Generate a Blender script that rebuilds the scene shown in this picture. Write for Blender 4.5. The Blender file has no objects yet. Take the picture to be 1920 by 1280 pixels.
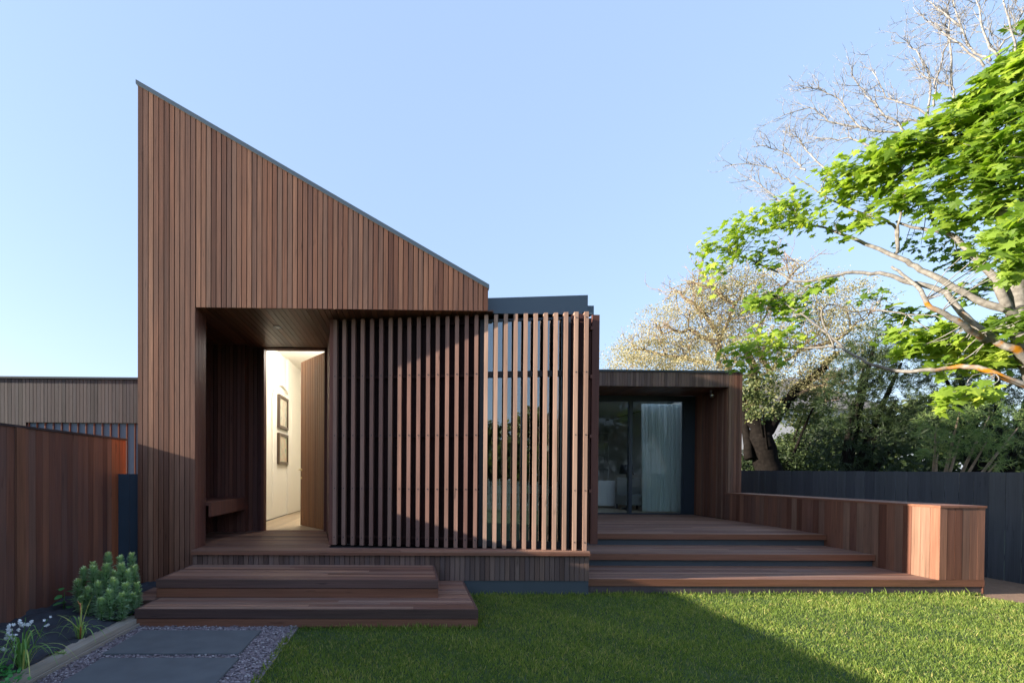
import bpy, math, random
import numpy as np
from mathutils import Vector, Matrix
random.seed(7)
RNG = np.random.default_rng(11)
scn = bpy.context.scene
COL = scn.collection

# ------------------------------------------------------------------ camera
F_PX, PX, PY, CAMH = 907.0, 783.3236, 898.3449, 1.5676
A_R = Vector((0.99981447, -0.01823726, 0.00619966))
A_F = Vector((0.01829808, 0.99978356, -0.00989984))
A_U = Vector((-0.00601777, 0.01001144, 0.99993178))
cam_d = bpy.data.cameras.new("camera")
cam = bpy.data.objects.new("camera", cam_d)
COL.objects.link(cam)
cam_d.sensor_width = 36.0
cam_d.lens = F_PX / 1920 * 36.0
cam_d.shift_x = (960 - PX) / 1920
cam_d.shift_y = (PY - 640) / 1920
cam_d.clip_start = 0.05
cam_d.clip_end = 2000
cam.matrix_world = Matrix(((A_R.x, A_U.x, -A_F.x, 0), (A_R.y, A_U.y, -A_F.y, 0), (A_R.z, A_U.z, -A_F.z, CAMH), (0, 0, 0, 1)))
scn.camera = cam

def at(x, y, Y):
    """point at depth Y seen at photo position x, y"""
    d = A_R * ((x - PX) / F_PX) + A_F - A_U * ((y - PY) / F_PX)
    return Vector((0, 0, CAMH)) + d * (Y / d.y)

# ------------------------------------------------------------------ light
SUN_TO = Vector((-1.0, -0.098, 0.272)).normalized()
EL = math.asin(SUN_TO.z)
world = bpy.data.worlds.new("World")
scn.world = world
world.use_nodes = True
wn = world.node_tree
bg = wn.nodes["Background"]
sky = wn.nodes.new("ShaderNodeTexSky")
sky.sky_type = 'NISHITA'
sky.sun_disc = False
sky.sun_elevation = EL
sky.sun_rotation = math.atan2(SUN_TO.x, SUN_TO.y)
sky.altitude = 0
sky.air_density = 1.15
sky.dust_density = 1.0
sky.ozone_density = 1.0
sky_mix = wn.nodes.new("ShaderNodeMix")          # flat pale blue blended in evens the clear sky out
sky_mix.data_type = 'RGBA'
sky_mix.inputs[0].default_value = 0.52
wn.links.new(sky.outputs[0], sky_mix.inputs[6])
sky_mix.inputs[7].default_value = (3.05, 4.2, 6.6, 1)
wn.links.new(sky_mix.outputs[2], bg.inputs[0])
bg.inputs[1].default_value = 0.05
sun_d = bpy.data.lights.new("sun", 'SUN')
sun_d.energy = 3.1
sun_d.angle = math.radians(0.5)
sun_d.color = (1.0, 0.89, 0.74)
sun = bpy.data.objects.new("sun", sun_d)
COL.objects.link(sun)
sun.rotation_euler = (-SUN_TO).to_track_quat('-Z', 'Y').to_euler()
sun.location = (-20, -4, 12)
scn.view_settings.view_transform = 'Standard'
scn.view_settings.look = 'None'
scn.view_settings.exposure = 2.25
scn.view_settings.gamma = 1.0
try:
    scn.cycles.max_bounces = 10
    scn.cycles.transparent_max_bounces = 16
    scn.cycles.caustics_reflective = False
    scn.cycles.caustics_refractive = False
    scn.cycles.sample_clamp_indirect = 4
except Exception:
    pass

# ------------------------------------------------------------------ materials
ALB = 2.2
def alb(c):
    """brings the muted palette below to measured reflectances"""
    return tuple(min(.85, x * ALB) for x in c) if max(c) < .35 else tuple(c)

def new_mat(name):
    m = bpy.data.materials.new(name)
    m.use_nodes = True
    nt = m.node_tree
    return m, nt, nt.nodes["Principled BSDF"]

def N(nt, t, **kw):
    n = nt.nodes.new(t)
    for k, v in kw.items():
        if isinstance(k, str) and hasattr(n, k):
            setattr(n, k, v)
    return n

def mixc(nt, a, b, fac, blend='MIX'):
    n = nt.nodes.new("ShaderNodeMix")
    n.data_type = 'RGBA'
    n.blend_type = blend
    for sock, v in ((n.inputs[6], a), (n.inputs[7], b)):
        if hasattr(v, 'links'):
            nt.links.new(v, sock)
        else:
            sock.default_value = (*v, 1) if len(v) == 3 else v
    if hasattr(fac, 'links'):
        nt.links.new(fac, n.inputs[0])
    else:
        n.inputs[0].default_value = fac
    return n.outputs[2]

def math_n(nt, op, a, b=0.0, c=None, clamp=False):
    n = nt.nodes.new("ShaderNodeMath")
    n.operation = op
    n.use_clamp = clamp
    vals = (a, b) if c is None else (a, b, c)
    for i, v in enumerate(vals):
        if hasattr(v, 'links'):
            nt.links.new(v, n.inputs[i])
        else:
            n.inputs[i].default_value = v
    return n.outputs[0]

def ramp(nt, fac, stops):
    n = nt.nodes.new("ShaderNodeValToRGB")
    e = n.color_ramp.elements
    while len(e) < len(stops):
        e.new(0.5)
    for el, (p, c) in zip(e, stops):
        el.position = p
        el.color = (*c, 1)
    nt.links.new(fac, n.inputs[0])
    return n.outputs[0]

def wood(name, cols, axis='Z', rough=0.55, grain=1.0, spec=0.4, stain=(0.10, 0.09, 0.09), stain_amt=0.25):
    """per-board tone from the 'tone' attribute, streaky grain along one axis"""
    m, nt, b = new_mat(name)
    at_ = N(nt, "ShaderNodeAttribute")
    at_.attribute_name = "tone"
    sep = N(nt, "ShaderNodeSeparateColor")
    nt.links.new(at_.outputs["Color"], sep.inputs[0])
    k = len(cols)
    base = ramp(nt, sep.outputs[0], [(i / (k - 1), alb(c)) for i, c in enumerate(cols)])
    tc = N(nt, "ShaderNodeNewGeometry")
    off = N(nt, "ShaderNodeVectorMath", operation='MULTIPLY_ADD')
    nt.links.new(at_.outputs["Color"], off.inputs[0])
    off.inputs[1].default_value = (13.0, 17.0, 19.0)
    nt.links.new(tc.outputs["Position"], off.inputs[2])
    def noise(scale, long_, detail, rough_=0.6):
        mp = N(nt, "ShaderNodeVectorMath", operation='MULTIPLY')
        s = {'X': (long_, scale, scale), 'Y': (scale, long_, scale), 'Z': (scale, scale, long_)}[axis]
        nt.links.new(off.outputs[0], mp.inputs[0])
        mp.inputs[1].default_value = s
        nz = N(nt, "ShaderNodeTexNoise")
        nz.inputs["Scale"].default_value = 1.0
        nz.inputs["Detail"].default_value = detail
        nz.inputs["Roughness"].default_value = rough_
        nt.links.new(mp.outputs[0], nz.inputs["Vector"])
        return nz.outputs[0]
    n1 = noise(90, 2.2, 4)
    n2 = noise(14, 0.7, 3)
    n3 = noise(3.0, 0.9, 3)
    v = math_n(nt, 'MULTIPLY_ADD', n1, 0.75 * grain, 1 - 0.375 * grain)
    v2 = math_n(nt, 'MULTIPLY_ADD', n2, 0.9 * grain, 1 - 0.45 * grain)
    vv = math_n(nt, 'MULTIPLY', v, v2)
    c = mixc(nt, base, vv, 1.0, 'MULTIPLY')
    sf = math_n(nt, 'MULTIPLY_ADD', n3, 2.6, -1.15, clamp=True)
    sf = math_n(nt, 'MULTIPLY', sf, stain_amt)
    c = mixc(nt, c, alb(stain), sf)
    n4 = noise(26, 3.2, 2, .5)                      # gum veins and knots
    kf = math_n(nt, 'MULTIPLY_ADD', n4, 9.0, -6.1, clamp=True)
    kd = math_n(nt, 'MULTIPLY_ADD', kf, -.55 * min(grain, 1), 1.0)
    c = mixc(nt, c, kd, 1.0, 'MULTIPLY')
    nt.links.new(c, b.inputs["Base Color"])
    r = math_n(nt, 'MULTIPLY_ADD', n2, 0.3, rough - 0.15)
    nt.links.new(r, b.inputs["Roughness"])
    b.inputs["Specular IOR Level"].default_value = spec
    bp = N(nt, "ShaderNodeBump")
    bp.inputs["Strength"].default_value = 0.25
    bp.inputs["Distance"].default_value = 0.003
    nt.links.new(n1, bp.inputs["Height"])
    nt.links.new(bp.outputs[0], b.inputs["Normal"])
    return m

def plain(name, col, rough=0.6, var=0.12, scale=6.0, metallic=0.0, spec=0.5, bump=0.0, bscale=60):
    m, nt, b = new_mat(name)
    nz = N(nt, "ShaderNodeTexNoise")
    g = N(nt, "ShaderNodeNewGeometry")
    nz.inputs["Scale"].default_value = scale
    nz.inputs["Detail"].default_value = 6
    nt.links.new(g.outputs["Position"], nz.inputs["Vector"])
    v = math_n(nt, 'MULTIPLY_ADD', nz.outputs[0], 2 * var, 1 - var)
    c = mixc(nt, alb(col), v, 1.0, 'MULTIPLY')
    nt.links.new(c, b.inputs["Base Color"])
    b.inputs["Roughness"].default_value = rough
    b.inputs["Metallic"].default_value = metallic
    b.inputs["Specular IOR Level"].default_value = spec
    if bump:
        n2 = N(nt, "ShaderNodeTexNoise")
        n2.inputs["Scale"].default_value = bscale
        n2.inputs["Detail"].default_value = 5
        nt.links.new(g.outputs["Position"], n2.inputs["Vector"])
        bp = N(nt, "ShaderNodeBump")
        bp.inputs["Strength"].default_value = bump
        bp.inputs["Distance"].default_value = 0.01
        nt.links.new(n2.outputs[0], bp.inputs["Height"])
        nt.links.new(bp.outputs[0], b.inputs["Normal"])
    return m

def leafmat(name, cols, trans=0.45, tint=(1.0, 1.0, 0.6), rough=0.5):
    m, nt, b = new_mat(name)
    at_ = N(nt, "ShaderNodeAttribute")
    at_.attribute_name = "tone"
    sep = N(nt, "ShaderNodeSeparateColor")
    nt.links.new(at_.outputs["Color"], sep.inputs[0])
    k = len(cols)
    base = ramp(nt, sep.outputs[0], [(i / (k - 1), alb(c)) for i, c in enumerate(cols)])
    nt.links.new(base, b.inputs["Base Color"])
    b.inputs["Roughness"].default_value = rough
    b.inputs["Specular IOR Level"].default_value = 0.3
    tr = N(nt, "ShaderNodeBsdfTranslucent")
    tcol = mixc(nt, base, tint, 1.0, 'MULTIPLY')
    tcol = mixc(nt, tcol, (1.7, 1.7, 1.7), 1.0, 'MULTIPLY')
    nt.links.new(tcol, tr.inputs[0])
    mx = N(nt, "ShaderNodeMixShader")
    mx.inputs[0].default_value = trans
    nt.links.new(b.outputs[0], mx.inputs[1])
    nt.links.new(tr.outputs[0], mx.inputs[2])
    nt.links.new(mx.outputs[0], nt.nodes["Material Output"].inputs[0])
    return m

def glass(name, ior=1.7, tint=(0.80, 0.86, 0.86)):
    m, nt, b = new_mat(name)
    nt.nodes.remove(b)
    fr = N(nt, "ShaderNodeFresnel")
    fr.inputs[0].default_value = ior
    t = N(nt, "ShaderNodeBsdfTransparent")
    t.inputs[0].default_value = (*tint, 1)
    g = N(nt, "ShaderNodeBsdfGlossy")
    g.inputs["Roughness"].default_value = 0.0
    g.inputs["Color"].default_value = (0.92, 0.97, 1.0, 1)
    mx = N(nt, "ShaderNodeMixShader")
    nt.links.new(fr.outputs[0], mx.inputs[0])
    nt.links.new(t.outputs[0], mx.inputs[1])
    nt.links.new(g.outputs[0], mx.inputs[2])
    nt.links.new(mx.outputs[0], nt.nodes["Material Output"].inputs[0])
    return m

def emit(name, col, s):
    m, nt, b = new_mat(name)
    b.inputs["Base Color"].default_value = (*col, 1)
    b.inputs["Emission Color"].default_value = (*col, 1)
    b.inputs["Emission Strength"].default_value = s
    return m

M = {}
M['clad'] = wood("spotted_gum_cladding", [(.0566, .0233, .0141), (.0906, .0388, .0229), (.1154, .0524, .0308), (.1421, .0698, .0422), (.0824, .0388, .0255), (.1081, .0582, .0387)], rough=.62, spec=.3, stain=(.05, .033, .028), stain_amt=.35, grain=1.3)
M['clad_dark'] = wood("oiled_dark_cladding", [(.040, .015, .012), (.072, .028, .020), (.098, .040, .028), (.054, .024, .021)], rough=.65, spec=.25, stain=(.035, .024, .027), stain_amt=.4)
M['clad_grey'] = wood("weathered_cladding", [(0.0162, 0.0119, 0.0127), (0.0273, 0.0197, 0.0208), (0.0385, 0.0282, 0.0278), (0.0249, 0.0192, 0.0220)], rough=.7, stain=(.05, .046, .052), stain_amt=.4)
M['clad_aged'] = wood("half_weathered_cladding", [(.0432, .0260, .0221), (.0713, .0440, .0350), (.0972, .0620, .0488), (.0562, .0370, .0331)], rough=.68, spec=.3, stain=(.062, .055, .058), stain_amt=.4)
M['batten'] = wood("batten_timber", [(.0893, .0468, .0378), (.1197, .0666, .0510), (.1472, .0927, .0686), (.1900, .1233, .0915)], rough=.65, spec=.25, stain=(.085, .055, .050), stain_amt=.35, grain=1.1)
M['lining'] = wood("black_stained_lining", [(.013, .006, .006), (.020, .009, .009), (.026, .012, .011)], rough=.7, spec=.15, stain=(.012, .009, .011))
M['red'] = wood("merbau_boards", [(.0538, .0212, .0130), (.0845, .0350, .0216), (.1200, .0562, .0346), (.0672, .0297, .0205), (.1037, .0594, .0400)], rough=.55, spec=.3, stain=(.045, .03, .028), stain_amt=.4, grain=1.3)
M['fence_red'] = wood("redwood_fence", [(.048, .020, .015), (.080, .033, .022), (.105, .045, .028), (.058, .026, .022), (.10, .055, .038)], rough=.6, stain=(.038, .032, .036), stain_amt=.5, grain=1.2)
M['fence_orange'] = wood("glow_tinted_redwood_fence", [(.12, .036, .016), (.15, .046, .019), (.10, .032, .016)], rough=.6, stain=(.05, .03, .03), stain_amt=.2)  # warm glow at the fence's far end, painted into the timber colour
M['deck'] = wood("deck_boards", [(.0595, .0274, .0193), (.1077, .0549, .0368), (.1539, .0862, .0597), (.0770, .0392, .0298), (.1283, .0784, .0579)], axis='X', rough=.58, spec=.28, stain=(.095, .072, .072), stain_amt=.4, grain=1.3)
M['deck_edge'] = wood("deck_fascia", [(.0735, .0300, .0171), (.1050, .0440, .0256), (.0893, .0400, .0266)], axis='X', rough=.5, stain=(.06, .04, .035))
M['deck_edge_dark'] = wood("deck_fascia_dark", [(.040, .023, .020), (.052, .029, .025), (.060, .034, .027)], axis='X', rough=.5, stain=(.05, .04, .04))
M['soffit'] = wood("soffit_lining", [(.052, .024, .016), (.075, .035, .022), (.10, .048, .031)], axis='Y', rough=.45, stain=(.05, .03, .025))
M['door'] = wood("door_timber", [(.10, .040, .016), (.145, .062, .025), (.12, .05, .02)], rough=.5, stain=(.06, .03, .02))
M['sleeper'] = wood("old_sleeper", [(.12, .105, .09), (.16, .14, .12)], axis='Y', rough=.85, stain=(.08, .075, .06))
M['backing'] = plain("dark_backing", (.004, .0035, .004), .9, .1)
M['blue_steel'] = plain("blue_grey_steel", (.036, .049, .062), .42, .06, 3, spec=.5)
M['slate_paint'] = plain("slate_painted_board", (.027, .034, .040), .6, .12, 5)
M['gate_paint'] = plain("dark_blue_painted_gate", (.014, .026, .040), .55, .12, 5)
M['frame'] = plain("dark_window_frame", (.010, .015, .022), .4, .05)
M['charcoal'] = wood("charcoal_fence_paint", [(0.0244, 0.0276, 0.0355), (0.0300, 0.0339, 0.0425), (0.0365, 0.0408, 0.0490), (0.0265, 0.0302, 0.0376)], rough=.5, grain=.8, spec=.3, stain=(.026, .030, .037), stain_amt=.4)
M['glass'] = glass("window_glass", 2.4)
M['glass_wing'] = glass("sliding_door_glass", 1.27, (.97, .99, .99))
M['plaster'] = plain("cream_plaster", (.80, .765, .68), .8, .02)
M['white'] = plain("white_joinery", (.75, .76, .74), .6, .03)
M['curtain'] = plain("aqua_sheer_curtain", (.72, .82, .80), .9, .03)
M['floor_in'] = wood("pale_floorboards", [(.42, .32, .22), (.5, .39, .27)], axis='Y', rough=.4)
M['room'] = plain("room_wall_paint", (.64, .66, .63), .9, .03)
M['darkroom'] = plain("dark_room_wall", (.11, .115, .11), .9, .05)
M['black'] = plain("black_metal", (.015, .015, .017), .4, .05)
M['steel'] = plain("brushed_steel", (.55, .53, .5), .3, .05, metallic=1.0)
M['brass'] = plain("brass", (.6, .45, .2), .3, .05, metallic=1.0)
M['picframe'] = wood("picture_frame_wood", [(.030, .018, .010), (.042, .026, .014)], rough=.4)
M['stone'] = plain("bluestone", (.046, .051, .056), .8, .30, 5, bump=.15, bscale=140)
M['weedmat'] = plain("black_weed_mat", (.014, .017, .023), .75, .25, 9, bump=.5, bscale=14)
M['soil'] = plain("bare_soil", (.10, .062, .042), .95, .3, 14, bump=.6, bscale=40)
M['leaf_pale'] = leafmat("pale_tea_tree_leaf", [(0.0598, 0.0592, 0.0239), (0.1098, 0.1028, 0.0452), (0.1563, 0.1417, 0.0745), (0.2080, 0.1868, 0.1091), (0.1464, 0.1136, 0.0692)], .35, (1, .97, .78))
M['leaf_olive'] = leafmat("olive_leaf", [(.010, .016, .006), (.022, .034, .011), (.05, .062, .022), (.11, .11, .05)], .3)
M['leaf_con'] = leafmat("conifer_needle", [(.006, .011, .004), (.013, .023, .008), (.028, .040, .013), (.06, .067, .024)], .22)
M['leaf_con2'] = leafmat("pale_conifer_needle", [(.022, .042, .014), (.05, .082, .026), (.10, .13, .045), (.16, .17, .075)], .3)
M['leaf_maple'] = leafmat("maple_leaf", [(.0268, .0561, .0073), (.0634, .1074, .0122), (.1196, .1684, .0207), (.2135, .2379, .0366)], .48, (1, 1, .5))
M['grass'] = leafmat("lawn_blade", [(0.0290, 0.0503, 0.0092), (0.0612, 0.0946, 0.0158), (0.1096, 0.1404, 0.0277), (0.2094, 0.1848, 0.0686)], .35)
M['bush'] = leafmat("spurge_leaf", [(.0983, .1610, .1116), (.1663, .2415, .1575), (.2570, .3220, .1575), (.4536, .4485, .1444)], .25)
M['strap'] = leafmat("strap_leaf", [(.045, .10, .03), (.08, .16, .045), (.14, .21, .07), (.25, .26, .08)], .3)
M['clover'] = leafmat("clover_leaf", [(.02, .09, .025), (.035, .13, .035), (.05, .16, .05)], .3)
M['orange_stem'] = plain("orange_stem", (.50, .20, .07), .5, .15, 30)
M['petal'] = plain("white_petal", (.82, .85, .88), .6, .03)
M['pebble'] = None

def bark_mat(name, c1, c2, lichen=None, scale=14, spec=.12):
    m, nt, b = new_mat(name)
    g = N(nt, "ShaderNodeNewGeometry")
    nz = N(nt, "ShaderNodeTexNoise")
    nz.inputs["Scale"].default_value = scale
    nz.inputs["Detail"].default_value = 8
    nt.links.new(g.outputs["Position"], nz.inputs["Vector"])
    f = math_n(nt, 'MULTIPLY_ADD', nz.outputs[0], 2.4, -.7, clamp=True)
    c = mixc(nt, alb(c1), alb(c2), f)
    if lichen:
        at_ = N(nt, "ShaderNodeAttribute")
        at_.attribute_name = "tone"
        sep = N(nt, "ShaderNodeSeparateColor")
        nt.links.new(at_.outputs["Color"], sep.inputs[0])
        n2 = N(nt, "ShaderNodeTexNoise")
        n2.inputs["Scale"].default_value = 5
        n2.inputs["Detail"].default_value = 6
        nt.links.new(g.outputs["Position"], n2.inputs["Vector"])
        q = math_n(nt, 'ADD', n2.outputs[0], sep.outputs[0])
        q = math_n(nt, 'MULTIPLY_ADD', q, 7.0, -6.2, clamp=True)
        c = mixc(nt, c, lichen, q)
    nt.links.new(c, b.inputs["Base Color"])
    b.inputs["Roughness"].default_value = .9
    b.inputs["Specular IOR Level"].default_value = spec
    bp = N(nt, "ShaderNodeBump")
    bp.inputs["Strength"].default_value = .8
    bp.inputs["Distance"].default_value = .01
    nt.links.new(nz.outputs[0], bp.inputs["Height"])
    nt.links.new(bp.outputs[0], b.inputs["Normal"])
    return m

M['bark'] = bark_mat("maple_bark", (.125, .118, .108), (.052, .047, .042), (.30, .125, .006))
M['twig'] = bark_mat("bare_twig", (.17, .165, .158), (.075, .068, .062))
M['bark_dark'] = bark_mat("shade_dark_trunk", (.004, .0035, .0033), (.008, .0068, .0062), None, 9, 0)  # near-black colour holds the shade that falls on the tea tree trunk
M['bark_pale'] = bark_mat("pale_bark", (.17, .125, .09), (.08, .06, .045))

def pebble_mat():
    m, nt, b = new_mat("purple_grey_gravel")
    at_ = N(nt, "ShaderNodeAttribute")
    at_.attribute_name = "tone"
    sep = N(nt, "ShaderNodeSeparateColor")
    nt.links.new(at_.outputs["Color"], sep.inputs[0])
    c = ramp(nt, sep.outputs[0], [(0, (.08, .065, .078)), (.4, (.20, .165, .188)), (.75, (.28, .24, .26)), (1, (.45, .42, .43))])
    nt.links.new(c, b.inputs["Base Color"])
    b.inputs["Roughness"].default_value = .8
    return m
M['pebble'] = pebble_mat()

def ground_mat():
    m, nt, b = new_mat("turf_soil")
    g = N(nt, "ShaderNodeNewGeometry")
    nz = N(nt, "ShaderNodeTexNoise")
    nz.inputs["Scale"].default_value = 9
    nz.inputs["Detail"].default_value = 8
    nt.links.new(g.outputs["Position"], nz.inputs["Vector"])
    c = ramp(nt, nz.outputs[0], [(.3, (.02, .045, .01)), (.55, (.04, .075, .018)), (.8, (.08, .08, .035))])
    nt.links.new(c, b.inputs["Base Color"])
    b.inputs["Roughness"].default_value = .95
    return m
M['ground'] = ground_mat()

# ------------------------------------------------------------------ builders
def tag(o, label=None, cat=None, group=None, kind=None):
    if label: o["label"] = label
    if cat: o["category"] = cat
    if group: o["group"] = group
    if kind: o["kind"] = kind
    return o

def empty(name, loc, label=None, cat=None, group=None):
    o = bpy.data.objects.new(name, None)
    o.location = loc
    o.empty_display_size = .1
    COL.objects.link(o)
    return tag(o, label, cat, group)

def link(name, me, parent=None):
    o = bpy.data.objects.new(name, me)
    COL.objects.link(o)
    if parent:
        o.parent = parent
        p = Vector((0, 0, 0))
        q = parent
        while q:
            p += q.location
            q = q.parent
        o.location = -p
    return o

def mesh_np(name, verts, faces, mats, tone=None, smooth=False, parent=None, midx=None):
    """verts (n,3); faces list of index lists or (k,m) array"""
    me = bpy.data.meshes.new(name)
    verts = np.asarray(verts, dtype=np.float32)
    me.vertices.add(len(verts))
    me.vertices.foreach_set("co", verts.ravel())
    if isinstance(faces, np.ndarray):
        k, w = faces.shape
        fl = faces.ravel().astype(np.int32)
        st = np.arange(0, k * w, w, dtype=np.int32)
        tot = np.full(k, w, dtype=np.int32)
    else:
        k = len(faces)
        tot = np.array([len(f) for f in faces], dtype=np.int32)
        st = np.concatenate(([0], np.cumsum(tot)[:-1])).astype(np.int32)
        fl = np.array([i for f in faces for i in f], dtype=np.int32)
    me.loops.add(len(fl))
    me.loops.foreach_set("vertex_index", fl)
    me.polygons.add(k)
    me.polygons.foreach_set("loop_start", st)
    me.polygons.foreach_set("loop_total", tot)
    for m in (mats if isinstance(mats, (list, tuple)) else [mats]):
        me.materials.append(m)
    if midx is not None:
        me.polygons.foreach_set("material_index", np.asarray(midx, dtype=np.int32))
    if tone is not None:
        a = me.attributes.new("tone", 'FLOAT_COLOR', 'POINT')
        t = np.ones((len(verts), 4), dtype=np.float32)
        t[:, :3] = tone
        a.data.foreach_set("color", t.ravel())
    me.polygons.foreach_set("use_smooth", np.full(k, smooth, dtype=bool))
    me.update(calc_edges=True)
    me.validate()
    return link(name, me, parent)

class MB:
    def __init__(s):
        s.v, s.f, s.t, s.m = [], [], [], []
    def add(s, vs, fs, tone=None, mi=0):
        n = len(s.v)
        if tone is None:
            tone = (random.random(), random.random(), random.random())
        s.v += [tuple(v) for v in vs]
        s.t += [tone] * len(vs)
        s.f += [[i + n for i in f] for f in fs]
        s.m += [mi] * len(fs)
    def hexa(s, q0, q1, tone=None, mi=0):
        """q0 four points (counter-clockwise seen from above), q1 the four above"""
        s.add(list(q0) + list(q1), [[3, 2, 1, 0], [4, 5, 6, 7], [0, 1, 5, 4], [1, 2, 6, 5], [2, 3, 7, 6], [3, 0, 4, 7]], tone, mi)
    def box(s, x0, x1, y0, y1, z0, z1, tone=None, mi=0):
        s.hexa([(x0, y0, z0), (x1, y0, z0), (x1, y1, z0), (x0, y1, z0)], [(x0, y0, z1), (x1, y0, z1), (x1, y1, z1), (x0, y1, z1)], tone, mi)
    def bbox(s, x0, x1, y0, y1, z0, z1, b=.004, tone=None, mi=0):
        """box with softened upper edges"""
        s.hexa([(x0, y0, z0), (x1, y0, z0), (x1, y1, z0), (x0, y1, z0)], [(x0, y0, z1 - b), (x1, y0, z1 - b), (x1, y1, z1 - b), (x0, y1, z1 - b)], tone, mi)
        t = s.t[-1]
        n = len(s.v)
        s.f.pop(-5); s.m.pop()
        s.add([(x0 + b, y0 + b, z1), (x1 - b, y0 + b, z1), (x1 - b, y1 - b, z1), (x0 + b, y1 - b, z1)], [[0, 1, 2, 3]], t, mi)
        lo = [n - 4, n - 3, n - 2, n - 1]; up = [n, n + 1, n + 2, n + 3]
        for i in range(4):
            j = (i + 1) % 4
            s.f.append([lo[i], lo[j], up[j], up[i]]); s.m.append(mi)
    def disc(s, c, nrm, r, tone=None, mi=0, h=.006, k=8):
        n = Vector(nrm).normalized()
        a = n.orthogonal().normalized(); b = n.cross(a)
        c = Vector(c)
        p0 = [c + (a * math.cos(2 * math.pi * i / k) + b * math.sin(2 * math.pi * i / k)) * r for i in range(k)]
        p1 = [p + n * h for p in p0]
        s.add(p0 + p1, [list(range(k, 2 * k))] + [[i, (i + 1) % k, k + (i + 1) % k, k + i] for i in range(k)], tone, mi)
    def build(s, name, mats, parent=None, smooth=False):
        return mesh_np(name, s.v, s.f, mats, np.array(s.t, dtype=np.float32), smooth, parent, s.m)

def boards_v(mb, p0, p1, zlo, zhi, pitch=.066, gap=.007, th=.02, mi=0, jit=.0015, tone=None, gjit=.2):
    """vertical boards along the plan line p0 > p1 with their face on that line; the body lies to the left of the direction of travel"""
    p0, p1 = Vector((p0[0], p0[1])), Vector((p1[0], p1[1]))
    L = (p1 - p0).length
    u = (p1 - p0) / L
    nrm = Vector((-u.y, u.x))
    n = max(1, round(L / pitch))
    w = L / n
    zl = zlo if callable(zlo) else (lambda s: zlo)
    zh = zhi if callable(zhi) else (lambda s: zhi)
    for i in range(n):
        g = gap * (1 + random.uniform(-gjit, gjit))
        a = i * w + g / 2
        b = (i + 1) * w - g / 2
        j = random.uniform(0, jit)
        f0, f1 = p0 + u * a + nrm * j, p0 + u * b + nrm * j
        b0, b1 = p0 + u * a + nrm * th, p0 + u * b + nrm * th
        za, zb = zl(a), zl(b)
        ha, hb = zh(a), zh(b)
        t = tone() if tone else None
        mb.hexa([(*f0, za), (*f1, zb), (*b1, zb), (*b0, za)], [(*f0, ha), (*f1, hb), (*b1, hb), (*b0, ha)], t, mi)

def boards_x(mb, x0, x1, y0, y1, ztop, pitch=.09, gap=.005, th=.022, mi=0, ends=None, ylast=None):
    """deck boards laid along X, butt jointed at random places"""
    n = max(1, round((y1 - y0) / pitch))
    w = (y1 - y0) / n
    for i in range(n):
        a, b = y0 + i * w + gap / 2, y0 + (i + 1) * w - gap / 2
        xa, xb = (x0, x1) if ends is None else ends((a + b) / 2)
        cuts = [xa]
        x = xa + random.uniform(1.2, 3.2)
        while x < xb - .6:
            cuts.append(x); x += random.uniform(1.8, 3.4)
        cuts.append(xb)
        for c0, c1 in zip(cuts, cuts[1:]):
            z = ztop - random.uniform(0, .0015)
            mb.box(c0 + .001, c1 - .001, a, b, z - th, z, None, mi)

def tube_arrays(pts, rad, k=6, cap=True):
    pts = np.asarray(pts, float); rad = np.asarray(rad, float)
    n = len(pts)
    tg = np.gradient(pts, axis=0)
    tg /= np.linalg.norm(tg, axis=1)[:, None] + 1e-9
    ref = np.array([0, 0, 1.0]) if abs(tg[:, 2]).mean() < .8 else np.array([1.0, 0, 0])
    a = np.cross(tg, ref); a /= np.linalg.norm(a, axis=1)[:, None] + 1e-9
    b = np.cross(tg, a)
    th = np.linspace(0, 2 * np.pi, k, endpoint=False)
    v = pts[:, None, :] + rad[:, None, None] * (np.cos(th)[None, :, None] * a[:, None, :] + np.sin(th)[None, :, None] * b[:, None, :])
    v = v.reshape(-1, 3)
    f = []
    for i in range(n - 1):
        for j in range(k):
            f.append([i * k + j, i * k + (j + 1) % k, (i + 1) * k + (j + 1) % k, (i + 1) * k + j])
    if cap:
        f.append(list(range((n - 1) * k, n * k)))
        f.append(list(range(k))[::-1])
    return v, f

class TB:
    """collects tubes"""
    def __init__(s):
        s.v, s.f, s.t, s.n = [], [], [], 0
    def tube(s, pts, rad, k=6, tone=(0, 0, 0)):
        v, f = tube_arrays(pts, rad, k)
        s.v.append(v); s.f += [[i + s.n for i in q] for q in f]
        s.t.append(np.tile(np.asarray(tone, float), (len(v), 1)) if np.ndim(tone) == 1 else np.repeat(tone, k, axis=0))
        s.n += len(v)
    def build(s, name, mat, parent=None, smooth=True):
        return mesh_np(name, np.concatenate(s.v), s.f, mat, np.concatenate(s.t), smooth, parent)

def smooth_path(pts, sub=4):
    pts = [Vector(p) for p in pts]
    out = []
    for i in range(len(pts) - 1):
        p0 = pts[max(i - 1, 0)]; p1 = pts[i]; p2 = pts[i + 1]; p3 = pts[min(i + 2, len(pts) - 1)]
        for j in range(sub):
            t = j / sub
            out.append(.5 * ((2 * p1) + (p2 - p0) * t + (2 * p0 - 5 * p1 + 4 * p2 - p3) * t * t + (3 * p1 - p0 - 3 * p2 + p3) * t ** 3))
    out.append(pts[-1])
    return out

def frames(nrm):
    nrm = nrm / (np.linalg.norm(nrm, axis=1)[:, None] + 1e-9)
    r = RNG.normal(size=nrm.shape)
    a = np.cross(nrm, r); a /= np.linalg.norm(a, axis=1)[:, None] + 1e-9
    return a, np.cross(nrm, a), nrm

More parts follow.
